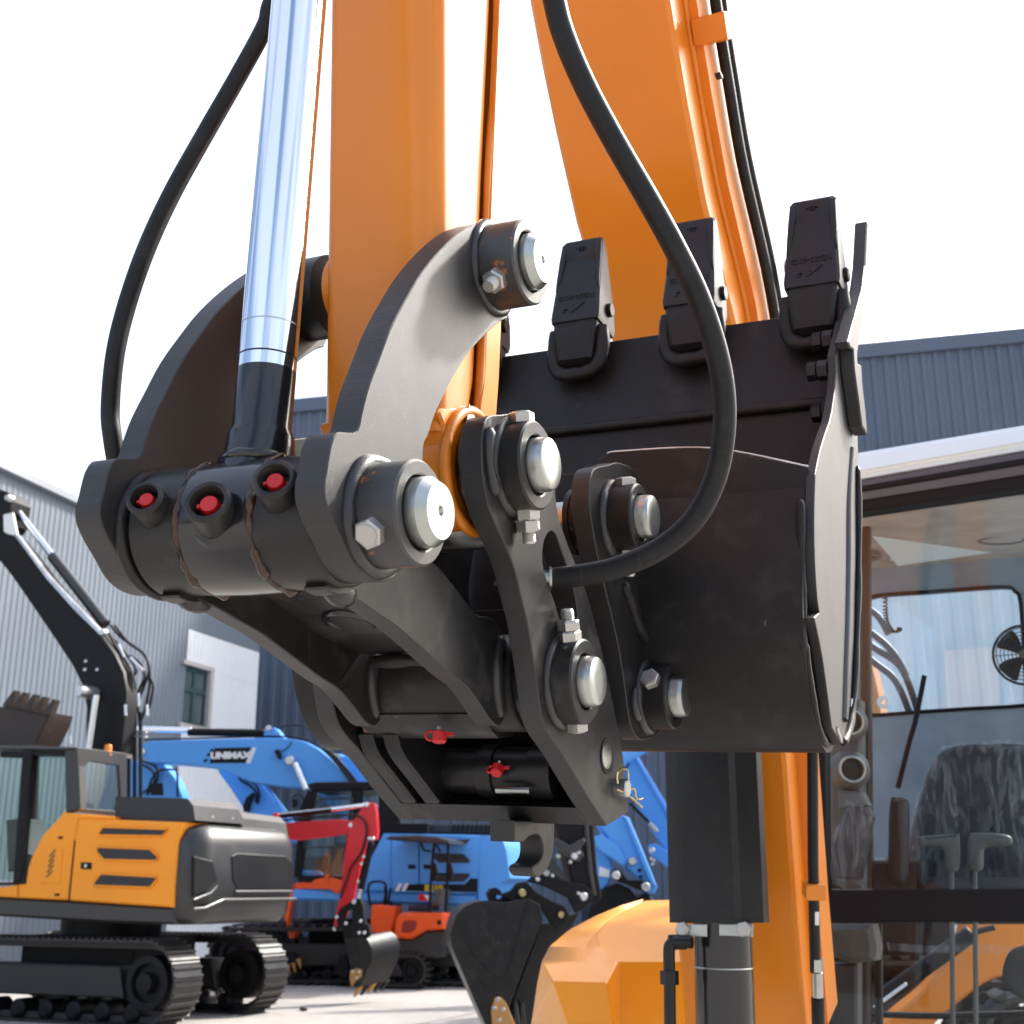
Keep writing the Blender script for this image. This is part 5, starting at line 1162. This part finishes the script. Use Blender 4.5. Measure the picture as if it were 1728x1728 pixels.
prt('cabin_wall', BX, XM([(90, 560), (930, 540), (930, 420), (1000, 420), (1000, 760), (90, 740)]), 1.3, .05, M['cabdark'], CU_, 0)
prt('fender', BX, XM([(85, 660), (130, 645), (165, 660), (165, 690), (85, 690)]), .1, .8, M['blue'], XU, .03, 3)
tb('mirror_arm', BX, XM([(60, 250), (60, 170), (110, 160), (120, 190)]), .0, 1.4, M['mdark'], CU_, 6); prt('mirror', BX, XM([(48, 190), (80, 185), (82, 235), (50, 240)]), -.02, .05, M['mdark'], CU_, .01)
# boom
ub = .9
UB = prt('boom', BX, XR([(130, 240), (160, 222), (480, 212), (780, 205), (900, 208), (985, 222), (1060, 262), (1130, 320), (1230, 420), (1420, 640), (1260, 700), (1120, 560), (1060, 500), (985, 470), (880, 465), (700, 440), (540, 372), (480, 360), (330, 345), (160, 335), (120, 300)]), ub, .5, M['blue'], XU, .015)
DC = prt('decal', BX, XR([(512, 260), (704, 256), (675, 338), (484, 340)]), ub - .012, .02, M['mdark'], UB, 0)
prt('decal', BX, XR([(712, 257), (733, 257), (700, 340), (678, 340)]), ub - .012, .02, M['white'], UB, 0)
for l in ([(490, 266), (506, 264), (500, 280), (484, 282)], [(474, 288), (492, 286), (486, 302), (468, 304)], [(456, 320), (474, 317), (468, 334), (450, 336)]): prt('decal', BX, XR(l), ub - .012, .02, M['mdark'], UB, 0)
ltr('UNIMAX', BX, 200 + 595 / 3.154, 1180 + 300 / 3.154, ub - .02, 10.5, M['white'], UB, 1.22, .03)
for k in range(5): tb('boom_pipe', BX, XR([(1070 + k * 12, 255 + k * 4), (1130 + k * 12, 310 + k * 4), (1200 + k * 12, 395 + k * 4), (1290 + k * 12, 520)]), ub - .06, 1.5, M['louvre'], UB, 6)
tb('boom_pipe', BX, XR([(140, 216), (480, 206), (780, 198), (900, 200), (1000, 218), (1075, 258)]), ub + .1, 1.6, M['mdark'], UB, 6)
cy('cylinder_rod', BX, *XR([(90, 158), (390, 165)]), ub + .25, 5, M['chrome'], UB); cy('cylinder_barrel', BX, *XR([(372, 175), (778, 180)]), ub + .25, 6.5, M['mdark'], UB)
prt('cylinder_lug', BX, XR([(770, 205), (780, 160), (830, 150), (880, 208)]), ub + .1, .3, M['blue'], UB, .01); pn('pin', BX, *XR([(800, 155)])[0], ub + .1, 5, M['silver'], UB)
tb('hose', BX, XR([(835, 158), (920, 138), (990, 145), (1040, 180), (1090, 235)]), ub + .2, 1.8, M['rubber'], UB, 6)
prt('pipe_clamp', BX, XR([(1080, 232), (1112, 240), (1108, 262), (1085, 250)]), ub - .06, .08, M['silver'], UB, .003); prt('pipe_clamp', BX, XR([(1108, 285), (1178, 294), (1176, 308), (1112, 296)]), ub - .06, .08, M['silver'], UB, .003)
pn('lift_pin', BX, *XR([(925, 330)])[0], ub, 8, M['silver'], UB, .2); cy('lift_rod', BX, *XR([(938, 340), (1000, 480)]), ub - .12, 5.5, M['chrome'], UB)
prt('lamp', BX, XR([(826, 272), (850, 266), (866, 312), (850, 318)]), ub - .1, .1, M['mdark'], UB, .006); tb('lamp_wire', BX, XR([(862, 280), (900, 258), (920, 225)]), ub - .03, .9, M['mdark'], UB, 6)
prt('seam', BX, XR([(792, 330), (798, 330), (830, 300), (826, 298)]), ub - .006, .01, M['blue'], UB, 0)
prt('dipper_arm', BX, XR([(60, 330), (150, 322), (240, 345), (300, 420), (345, 530), (330, 640), (60, 640), (30, 480)]), ub + .55, .4, M['blue'], XU, .015)
for l in ([(110, 340), (180, 380), (190, 440), (130, 500)], [(120, 325), (200, 360), (205, 430), (150, 510)]): tb('hose', BX, XR(l), ub + .45, 2, M['rubber'], XU, 6)
tb('grab_rail', BX, XR([(150, 510), (180, 420), (225, 378), (290, 375), (312, 390), (314, 520)]), ub - .3, 1.9, M['mdark'], XU, 6)
prt('head_rest', BX, XR([(170, 460), (185, 446), (225, 446), (230, 510), (170, 510)]), ub - .3, .1, M['mdark'], XU, .01)
pn('pin', BX, *XR([(128, 280)])[0], ub - .01, 6, M['silver'], UB)
zb = [uzp(BX, x, y) for x, y in ((520, 1600), (850, 1600))]
crawler(XU, BX, (zb[0][0] - 1.2, .47), (zb[1][0], .47), .46, .55, -.25, .19, shoes=False); crawler(XU, BX, (zb[0][0] - 1.2, .47), (zb[1][0], .47), .46, .55, 1.7, .19, shoes=False)
bm = BM(); plate(bm, [BX.P(u, .4, z) for u, z in ((-1.8, .4), (1.3, .4), (1.3, 1.0), (-1.8, 1.0))], BX.e2 * 1.3, e=.03); part('undercarriage', bm, M['mdark'], XU)
# ---- a second blue machine behind it
gs = at(430, 1350, 24.5); SX = Fr(V((gs.x, gs.y, 0)), -7)
X2 = thing('excavator', 'blue excavator parked behind the lettered boom, only its sloping arm and boom top showing', 'excavator', SX.P(1, 0, 0), 'excavators parked in the yard')
a_ = prt('dipper_arm', SX, XR([(510, 340), (640, 345), (740, 425), (800, 500), (880, 600), (980, 760), (820, 770), (720, 650), (655, 565), (600, 480), (540, 400)]), 0, .4, M['blue'], X2, .015)
for l in ([(640, 390), (650, 430), (700, 460), (735, 500), (730, 550)], [(660, 390), (672, 425), (725, 450), (750, 500), (740, 560)]): tb('hose', SX, XR(l), -.12, 2.2, M['rubber'], a_, 6)
prt('hose_guard', SX, XR([(660, 570), (680, 520), (715, 495), (720, 510), (700, 550), (690, 600), (665, 600)]), -.1, .1, M['mdark'], a_, .01); pn('pin', SX, *XR([(690, 402)])[0], -.06, 7, M['silver'], a_, .1)
prt('boom', SX, XR([(1170, 300), (1250, 308), (1330, 318), (1420, 340), (1500, 460), (1380, 470), (1250, 440)]), 0, .5, M['blue'], X2, .015)
prt('boom', SX, XR([(560, 300), (1180, 290), (1250, 440), (620, 420)]), .12, .4, M['blue'], X2, .015)
bm = BM(); cyl(bm, SX.P(2.6, .4, 0), SX.P(2.6, .4, 1.9), .3, 16); part('pedestal', bm, M['mdark'], X2)
crawler(X2, SX, (.4, .47), (3.6, .47), .46, .5, -.4, .2, shoes=False); crawler(X2, SX, (.4, .47), (3.6, .47), .46, .5, 1.2, .2, shoes=False)

# ---- red mini excavator, reaching out from behind the counterweight
gr = at(560, 1500, 17.6); RX = Fr(V((gr.x, gr.y, 0)), -8)
XRd = thing('excavator', 'red mini excavator whose arm hangs a small black bucket just above the concrete', 'mini excavator', RX.P(-1.6, .3, 0), 'excavators parked in the yard')
rb = prt('boom', RX, XR([(560, 690), (840, 662), (1000, 650), (1180, 640), (1250, 648), (1262, 680), (1215, 715), (1080, 735), (950, 750), (870, 745), (560, 800)]), .04, .16, M['mred'], XRd, .012)
ra = prt('dipper_arm', RX, XR([(1308, 560), (1325, 546), (1362, 555), (1372, 600), (1378, 700), (1372, 745), (1345, 755), (1322, 745), (1316, 700), (1312, 790), (1280, 900), (1245, 1060), (1185, 1205), (1145, 1210), (1150, 1160), (1175, 1060), (1195, 900), (1212, 760), (1220, 690), (1245, 650), (1280, 600)]), .0, .13, M['mred'], XRd, .012)
cy('cylinder_barrel', RX, *XR([(845, 620), (1135, 588)]), .1, 5, M['mdark'], rb); cy('cylinder_rod', RX, *XR([(1130, 588), (1312, 564)]), .1, 3.6, M['chrome'], rb); cy('cylinder_rib', RX, *XR([(850, 612), (1130, 582)]), .07, 1.6, M['silver'], rb, 8)
tb('hose', RX, XR([(850, 648), (1000, 632), (1150, 622), (1260, 618), (1310, 650), (1320, 720), (1290, 820), (1240, 890), (1215, 960), (1180, 1060)]), -.05, 2, M['rubber'], rb, 6)
cy('bucket_cylinder', RX, *XR([(1345, 762), (1290, 1010)]), .02, 6, M['mdark'], ra); cy('bucket_rod', RX, *XR([(1292, 1000), (1275, 1060)]), .02, 3.5, M['silver'], ra)
for x, y, r in ((1322, 562, 4), (1238, 670, 4), (1338, 740, 3), (1356, 742, 3), (1308, 838, 3), (1296, 876, 3), (1278, 970, 3), (1255, 1078, 4), (1165, 1158, 3.5), (1150, 1222, 3), (838, 620, 5)): pn('pin', RX, *XR([(x, y)])[0], -.005, r, M['silver'] if x > 900 else M['mred'], ra, .04)
lk = prt('bucket_link', RX, XR([(1160, 1170), (1175, 1120), (1230, 1080), (1262, 1070), (1275, 1100), (1215, 1130), (1200, 1200), (1170, 1225)]), -.04, .05, M['mdark'], XRd, .005)
prt('bucket_link', RX, XR([(1245, 1070), (1285, 1060), (1300, 1100), (1310, 1200), (1270, 1220), (1240, 1180)]), -.03, .16, M['mdark'], XRd, .008); prt('bucket_ear', RX, XR([(1190, 1195), (1260, 1180), (1330, 1200), (1340, 1250), (1290, 1280), (1200, 1275)]), -.02, .14, M['mdark'], XRd, .01)
for x, y in ((1212, 1192), (1282, 1242), (1310, 1242), (1290, 1180)): pn('pin', RX, *XR([(x, y)])[0], -.04, 3, M['silver'], lk, .03)
bq = [(1200, 1270), (1300, 1262), (1400, 1262), (1340, 1300), (1360, 1350), (1350, 1400), (1300, 1480), (1262, 1545), (1245, 1530), (1228, 1440)]
bm = BM(); q = RX.pts(XR([(1200, 1272), (1300, 1262), (1330, 1285), (1350, 1340), (1345, 1400), (1310, 1470), (1285, 1530), (1270, 1540), (1240, 1450)]), -.03)
shift = RX.on(*XR([(1390, 1380)])[0]) - RX.on(*XR([(1285, 1400)])[0]); loft(bm, [q, [p + shift * .5 + RX.e2 * .25 for p in q], [p + shift + RX.e2 * .5 for p in q]]); rbk = part('bucket', bm, M['bkt'], XRd, sharp=40)
for k in range(5):
    o = q[6] * .4 + q[7] * .6 + (shift + RX.e2 * .5) * (k / 4.3); d = (q[7] - q[5]).normalized(); n2 = d.cross(RX.e2).normalized()
    bm = BM(); plate(bm, [o - d * .02 - n2 * .025, o - d * .02 + n2 * .02, o + d * .14], (shift + RX.e2 * .5) * .11, e=0); part('tooth', bm, M['tan'] if k in (0, 2) else M['mdark'], rbk)
prt('side_cutter', RX, XR([(1232, 1442), (1268, 1432), (1298, 1440), (1292, 1478), (1262, 1500), (1240, 1532), (1230, 1490)]), -.05, .03, M['tan'], rbk, .004)
for x, y in ((1248, 1450), (1282, 1450), (1270, 1482)): pn('bolt', RX, *XR([(x, y)])[0], -.05, 2, M['silver'], rbk, .02)
bm = BM(); box(bm, RX.P(-1.75, .6, 1.27), RX.e1 * .45, RX.e2 * .45, V((0, 0, .14)), e=.08); part('body', bm, M['mred'], XRd)
crawler(XRd, RX, (-3.0, .24), (-1.7, .24), .235, .25, -.1, .1, shoes=False); crawler(XRd, RX, (-3.0, .24), (-1.7, .24), .235, .25, .9, .1, shoes=False)

# ---- orange-red mini excavator under a canopy
gm = at(690, 1600, 19.8); MX = Fr(V((gm.x, gm.y, 0)), -14)
XMn = thing('excavator', 'orange red mini excavator with an open canopy parked before the blue body', 'mini excavator', MX.P(0, .5, 0), 'excavators parked in the yard')
prt('console', MX, XM([(562, 872), (620, 868), (720, 885), (712, 960), (690, 1082), (620, 1070), (555, 1050), (555, 950)]), .25, .35, M['mor'], XMn, .03)
bdm = prt('body', MX, XM([(745, 927), (770, 920), (1025, 925), (1036, 940), (1032, 1030), (915, 1038), (820, 1095), (705, 1085), (718, 960)]), -.02, .9, M['mor'], XMn, .04)
prt('louvre', MX, XM([(770, 980), (800, 970), (855, 978), (850, 1025), (815, 1052), (755, 1048)]), -.035, .02, paint('dark_red_mesh', (.25, .02, .006), .6, nscale=60, bump=.3), bdm, .005)
prt('latch', MX, XM([(990, 970), (1016, 972), (1014, 1000), (988, 998)]), -.032, .02, M['mdark'], bdm, .003)
prt('base', MX, XM([(690, 1088), (820, 1098), (920, 1042), (1040, 1034), (1042, 1195), (1020, 1212), (930, 1222), (700, 1192)]), 0, .95, M['mgrey'], XMn, .04)
prt('canopy', MX, XM([(650, 440), (690, 424), (860, 418), (980, 428), (1058, 452), (1062, 474), (975, 474), (820, 462), (660, 448)]), -.15, 1.0, M['mgrey'], XMn, .02)
for l in ([(972, 470), (955, 640), (940, 900), (928, 1190)], [(1062, 470), (1055, 700), (1045, 915)]): tb('canopy_post', MX, XM(l), .1, 2.6, M['mdark'], XMn, 8)
for l in ([(885, 470), (905, 515), (950, 525)], [(985, 480), (1010, 530)], [(970, 670), (1060, 670)]): tb('canopy_brace', MX, XM(l), .1, 1.8, M['mdark'], XMn, 6)
for x in (965, 1068): prt('bracket', MX, XM([(x - 14, 600), (x + 8, 600), (x + 22, 650), (x + 16, 712), (x - 22, 720), (x - 18, 650)]), .06, .08, M['mdark'], XMn, .01)
prt('seat', MX, XM([(800, 878), (830, 868), (950, 876), (955, 912), (800, 910)]), .3, .45, M['cabdark'], XMn, .03); prt('seat_back', MX, XM([(968, 772), (1010, 768), (1032, 782), (1010, 880), (950, 880)]), .3, .45, M['cabgrey'], XMn, .03)
prt('sticker', MX, XM([(868, 805), (935, 808), (932, 845), (870, 843)]), .35, .03, M['white'], XMn, 0); prt('sticker', MX, XM([(868, 803), (900, 805), (932, 847), (868, 843)]), .345, .03, M['mred'], XMn, 0)
tb('guard_bar', MX, XM([(580, 890), (552, 850), (550, 735), (650, 732), (658, 850), (650, 880)]), .3, 2.2, M['mdark'], XMn, 6)
for l in ([(640, 870), (655, 800), (650, 755)], [(670, 870), (690, 760)], [(690, 880), (690, 845)]): tb('lever', MX, XM(l), .35, 2.0, M['mdark'], XMn, 6)
ob = prt('boom', MX, XM([(60, 735), (140, 715), (290, 690), (365, 712), (372, 760), (338, 802), (318, 790), (300, 772), (180, 768), (60, 768)]), .6, .18, M['mor'], XMn, .012); cy('cylinder', MX, *XM([(90, 702), (265, 690)]), .65, 3.4, M['mdark'], ob); pn('pin', MX, *XM([(280, 690)])[0], .58, 4, M['mor'], ob)
oa = prt('dipper_arm', MX, XM([(20, 990), (60, 1000), (95, 1030), (92, 1050), (68, 1060), (62, 1095), (30, 1095), (10, 1000), (-60, 760), (0, 735), (60, 740)]), .55, .14, M['mor'], XMn, .01)
prt('bucket_link', MX, XM([(-20, 1090), (60, 1090), (72, 1180), (40, 1220), (-30, 1210)]), .5, .2, M['mdark'], XMn, .01)
bm = BM(); q = MX.pts(XM([(-60, 1190), (60, 1180), (85, 1250), (40, 1300), (-20, 1290)]), .3); loft(bm, [q, [p + MX.e2 * .5 for p in q]]); ok_ = part('bucket', bm, M['mdark'], XMn)
for x, y in ((-8, 1290), (25, 1300), (60, 1290), (92, 1262)): prt('tooth', MX, XM([(x - 18, y - 40), (x + 6, y - 44), (x + 10, y + 24)]), .28, .06, M['tan'], ok_, 0)
m0, m1 = uzp(MX, 480 + 700 / 3.84, 1300 + 1310 / 3.84), uzp(MX, 480 + 830 / 3.84, 1300 + 1310 / 3.84)
crawler(XMn, MX, (m0[0] - .35, .28), (m1[0], .28), .275, .24, -.05, .09, shoes=False); crawler(XMn, MX, (m0[0] - .35, .28), (m1[0], .28), .275, .24, .75, .09, shoes=False)
prt('blade', MX, XM([(310, 1320), (360, 1190), (395, 1190), (420, 1330), (400, 1350)]), .1, .9, M['mdark'], XMn, .01)
# ---- black armed excavator with the big bucket, half hidden by the orange hood
gk = at(870, 1650, 11.0); KX = Fr(V((gk.x, gk.y, 0)), 6)
XK_ = thing('excavator', 'black armed excavator standing its large dark bucket on the concrete beside the orange hood', 'excavator', KX.P(.9, 1.2, 0), 'excavators parked in the yard')
ks = XK([(52, 1120), (75, 1060), (125, 1012), (185, 985), (250, 974), (330, 984), (385, 984), (450, 970), (520, 962), (585, 1000), (600, 1095), (500, 1340), (400, 1610), (330, 1800), (280, 1800), (190, 1600), (100, 1390), (45, 1255), (36, 1180)])
KB = prt('bucket', KX, ks, 0, .03, M['bkt'], XK_, .008); prt('side_plate', KX, ks, 1.0, .03, M['bkt'], KB, .008)
bm = BM(); path = KX.pts(XK([(590, 1105), (575, 1010), (520, 964), (450, 972), (385, 986), (330, 986), (250, 977), (185, 988), (125, 1015), (76, 1062), (54, 1122), (38, 1182), (48, 1255), (103, 1390), (193, 1600), (283, 1800)]), .02)
inn = [p + (KX.on(870, 1600, .02) - p).normalized() * .02 for p in path]; loft(bm, [path + inn[::-1], [p + KX.e2 * .99 for p in path + inn[::-1]]]); part('shell', bm, M['bkt'], KB, sharp=40)
for l in ([(70, 1120), (110, 1135), (150, 1185)], [(150, 1240), (200, 1320), (335, 1455)], [(510, 985), (430, 1250), (375, 1440)], [(205, 1440), (262, 1505)]): tb('crease', KX, XK(l), -.002, 1.6, M['bkt'], KB, 6)
sc2 = prt('side_cutter', KX, XK([(310, 1565), (345, 1562), (378, 1600), (430, 1728), (470, 1830), (300, 1830), (285, 1640)]), -.03, .035, M['tan'], KB, .006)
for x, y in ((325, 1578), (306, 1632), (358, 1640), (334, 1703)): pn('bolt', KX, *XK([(x, y)])[0], -.03, 3.6, M['silver'], sc2, .02)
for x, y in ((515, 1536), (497, 1584), (525, 1650)): pn('bolt', KX, *XK([(x, y)])[0], .95, 2.6, M['silver'], KB, .02)
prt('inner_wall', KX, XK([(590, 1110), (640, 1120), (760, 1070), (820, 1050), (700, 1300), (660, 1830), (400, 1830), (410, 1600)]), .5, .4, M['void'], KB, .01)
for x in (420, 460, 500): prt('tooth', KX, XK([(x, 1590), (x + 25, 1600), (x + 60, 1830), (x, 1830)]), .3 + (x - 420) * .004, .08, M['mgrey'], KB, .01)
for off in (.15, .70):
    prt('ear_plate', KX, XK([(330, 940), (400, 915), (440, 870), (500, 858), (560, 925), (650, 975), (735, 1010), (762, 1060), (740, 1120), (690, 1152), (650, 1120), (600, 1040), (520, 985), (420, 985)]), off, .06, M['mdark'], XK_, .008)
prt('hook', KX, XK([(268, 930), (285, 902), (315, 895), (345, 915), (350, 935), (320, 940), (315, 962), (345, 968), (400, 930), (410, 975), (330, 990), (285, 985)]), .2, .3, M['mdark'], XK_, .008)
for x, y, r, m in ((473, 930, 7, 'gold'), (706, 1060, 6, 'gold'), (845, 950, 7, 'silver'), (812, 930, 3, 'silver'), (618, 808, 6, 'zinc'), (655, 823, 3, 'silver'), (566, 845, 4, 'silver'), (790, 704, 6, 'silver'), (765, 740, 3, 'silver'), (815, 684, 3, 'silver'), (690, 706, 4.5, 'zinc')): pn('pin', KX, *XK([(x, y)])[0], .12, r, M[m], XK_, .06)
KA = prt('dipper_arm', KX, XK([(640, 400), (905, 400), (915, 560), (935, 800), (960, 945), (945, 985), (910, 1000), (840, 990), (800, 930), (740, 700), (690, 560)]), .25, .4, M['mdark'], XK_, .012)
prt('arm_flange', KX, XK([(848, 400), (872, 400), (880, 560), (905, 800), (925, 940), (905, 950), (880, 800), (858, 560)]), .22, .05, M['mgrey'], KA, .004)
prt('guide_link', KX, XK([(640, 600), (680, 590), (760, 640), (850, 590), (862, 615), (830, 660), (850, 700), (820, 740), (770, 725), (700, 660)]), .18, .06, M['mgrey'], XK_, .006)
prt('bucket_link', KX, XK([(560, 800), (610, 790), (720, 850), (850, 875), (900, 920), (900, 980), (830, 1040), (800, 1050), (760, 960), (640, 900), (560, 870), (500, 860)]), .2, .08, M['mdark'], XK_, .008)
prt('link', KX, XK([(640, 700), (690, 760), (760, 850), (790, 920), (770, 940), (700, 850), (620, 760)]), .24, .06, M['mgrey'], XK_, .006)
bm = BM(); box(bm, KX.P(3.6, 2.6, 1.1), KX.e1 * 1.2, KX.e2 * 1.0, V((0, 0, .5)), e=.1); part('body', bm, M['mdark'], XK_)
crawler(XK_, KX, (2.2, .42), (5.0, .42), .41, .5, 1.5, .2, shoes=False); crawler(XK_, KX, (2.2, .42), (5.0, .42), .41, .5, 3.2, .2, shoes=False)
bm = BM(); tube(bm, [KX.P(2.9, 2.3, 1.4), KX.P(1.9, 1.5, 3.4), KX.on(*XK([(780, 420)])[0], .45) + V((0, 0, .9)), KX.on(*XK([(780, 420)])[0], .45)], .18, 10); part('boom', bm, M['mdark'], XK_, sharp=60)

# ---- two blue arms at the right, behind the quick coupler
def blue_arm(label, d, yaw, arm, extra, loc_u, rib):
    g = at(1080, 1400, d); fr = Fr(V((g.x, g.y, 0)), yaw)
    t = thing('excavator', label, 'excavator', fr.P(loc_u, 1.5, 0), 'excavators parked in the yard')
    a = prt('dipper_arm', fr, XK(arm), 0, .42, M['blue'], t, .015)
    if rib: prt('arm_flange', fr, XK(rib), -.06, .06, M['blue'], a, .006)
    extra(fr, t, a)
    bm = BM(); box(bm, fr.P(loc_u + .8, 2.2, 1.3), fr.e1 * 1.2, fr.e2 * 1.1, V((0, 0, .5)), e=.1); part('body', bm, M['blue'], t)
    crawler(t, fr, (loc_u - .7, .46), (loc_u + 2.4, .46), .45, .5, 1.0, .2, shoes=False); crawler(t, fr, (loc_u - .7, .46), (loc_u + 2.4, .46), .45, .5, 2.9, .2, shoes=False)
    p0 = fr.on(*XK([arm[0]])[0], .2); bm = BM(); tube(bm, [fr.P(loc_u + .3, 2.0, 1.8), fr.P(loc_u - .2, 1.2, 3.8), p0 + V((0, .3, .7)), p0], .2, 10); part('boom', bm, M['blue'], t, sharp=60)
def exA(fr, t, a):
    tb('hose', fr, XK([(1100, 70), (1125, 100), (1120, 150), (1098, 170)]), -.1, 2, M['rubber'], a, 6)
    cy('cylinder', fr, *XK([(1130, 380), (1250, 500)]), -.12, 2.6, M['mdark'], a); cy('cylinder_eye', fr, *XK([(1250, 500), (1300, 555)]), -.12, 3.4, M['zinc'], a)
    prt('bracket', fr, XK([(1240, 640), (1290, 625), (1400, 700), (1400, 800), (1320, 740), (1250, 690)]), -.1, .2, M['blue'], a, .01); pn('pin', fr, *XK([(1265, 668)])[0], -.1, 5, M['silver'], a)
    for x, y in ((1262, 720), (1270, 750), (1280, 730)): pn('bolt', fr, *XK([(x, y)])[0], -.08, 3, M['silver'], a)
blue_arm('blue excavator farther right, its steep arm behind the spring clip', 19.0, -4, [(1075, 30), (1150, 40), (1370, 410), (1420, 520), (1420, 820), (1330, 640), (1180, 400), (1120, 280)], exA, 2.2, [(1150, 75), (1172, 95), (1372, 440), (1372, 475), (1165, 110)])
def exB(fr, t, a):
    pn('pin', fr, *XK([(1142, 735)])[0], -.02, 7, M['silver'], a, .08); pn('pin', fr, *XK([(1190, 790)])[0], 0, 3, M['mdark'], a); pn('pin', fr, *XK([(1196, 830)])[0], 0, 3, M['mdark'], a)
    prt('arm_shoulder', fr, XK([(900, 590), (960, 570), (1060, 640), (1110, 740), (1100, 770), (940, 660)]), -.06, .3, M['blue'], t, .015)
    prt('lower_cover', fr, XK([(900, 640), (960, 660), (1010, 720), (1030, 790), (1000, 880), (950, 920), (880, 900)]), .1, .5, M['blue'], t, .02); prt('decal', fr, XK([(945, 765), (1008, 790), (1005, 835), (945, 825)]), .08, .03, M['white'], t, 0)
    lk = prt('bucket_link', fr, XK([(1015, 800), (1045, 780), (1075, 795), (1120, 850), (1200, 850), (1245, 860), (1258, 890), (1240, 915), (1200, 915), (1120, 880), (1040, 850)]), -.1, .1, M['mdark'], t, .008)
    for x, y in ((1045, 820), (1226, 890)): pn('pin', fr, *XK([(x, y)])[0], -.12, 7, M['silver'], lk, .05)
    prt('bucket', fr, XK([(930, 920), (1060, 870), (1130, 900), (1180, 960), (1240, 930), (1300, 1000), (1240, 1300), (900, 1300), (880, 1050)]), .0, .8, M['mdark'], t, .02)
blue_arm('nearer blue excavator with its arm ending in black links', 16.5, 4, [(930, 470), (1080, 450), (1130, 470), (1220, 690), (1300, 890), (1285, 930), (1240, 930), (1210, 860), (1130, 790), (1060, 690), (1000, 600)], exB, 1.6, [(1095, 455), (1118, 470), (1215, 690), (1288, 880), (1262, 880), (1190, 700)])

# ---- orange excavator standing behind the cab, seen through the lower glass
go = at(1600, 1640, 9.5); OX = Fr(V((go.x, go.y, 0)), -10)
XO = thing('excavator', 'orange excavator seen through the lower cab glass, its curved boom and black cylinder low down', 'excavator', OX.P(0, 1, 0), 'excavators parked in the yard')
ob2 = prt('boom', OX, [(1440, 1790), (1500, 1720), (1560, 1670), (1600, 1625), (1625, 1580), (1640, 1545), (1720, 1545), (1760, 1590), (1760, 1640), (1680, 1650), (1620, 1690), (1560, 1745), (1520, 1800)], 0, .4, M['orange'], XO, .02, 4)
cy('cylinder', OX, (1480, 1690), (1640, 1575), -.25, 14, M['mdark'], ob2); cy('cylinder_rod', OX, (1475, 1700), (1530, 1660), -.42, 3, M['silver'], ob2)
tb('hose', OX, [(1630, 1585), (1650, 1572), (1678, 1565)], -.2, 5, M['rubber'], ob2)
bm = BM(); box(bm, OX.P(1.9, 1.2, 1.0), OX.e1 * 1.0, OX.e2 * .9, V((0, 0, .35)), e=.08); part('body', bm, M['orange'], XO)
crawler(XO, OX, (.6, .38), (3.0, .38), .37, .45, .3, .18, shoes=False); crawler(XO, OX, (.6, .38), (3.0, .38), .37, .45, 1.8, .18, shoes=False)
# tracks and chassis under the near machine
NX = Fr(V((.9, 6.0, 0)), -27)
bm = BM(); box(bm, NX.P(.1, .8, .58), NX.e1 * 1.1, NX.e2 * 1.2, V((0, 0, .10)), e=.03); part('chassis', bm, M['mdark'], EX)
TR = Fr(V((.9, 6.0, 0)), 63)
for off in (-1.35, .85): crawler(EX, TR, (-.9, .34), (2.2, .34), .33, .45, off, .17, shoes=False)
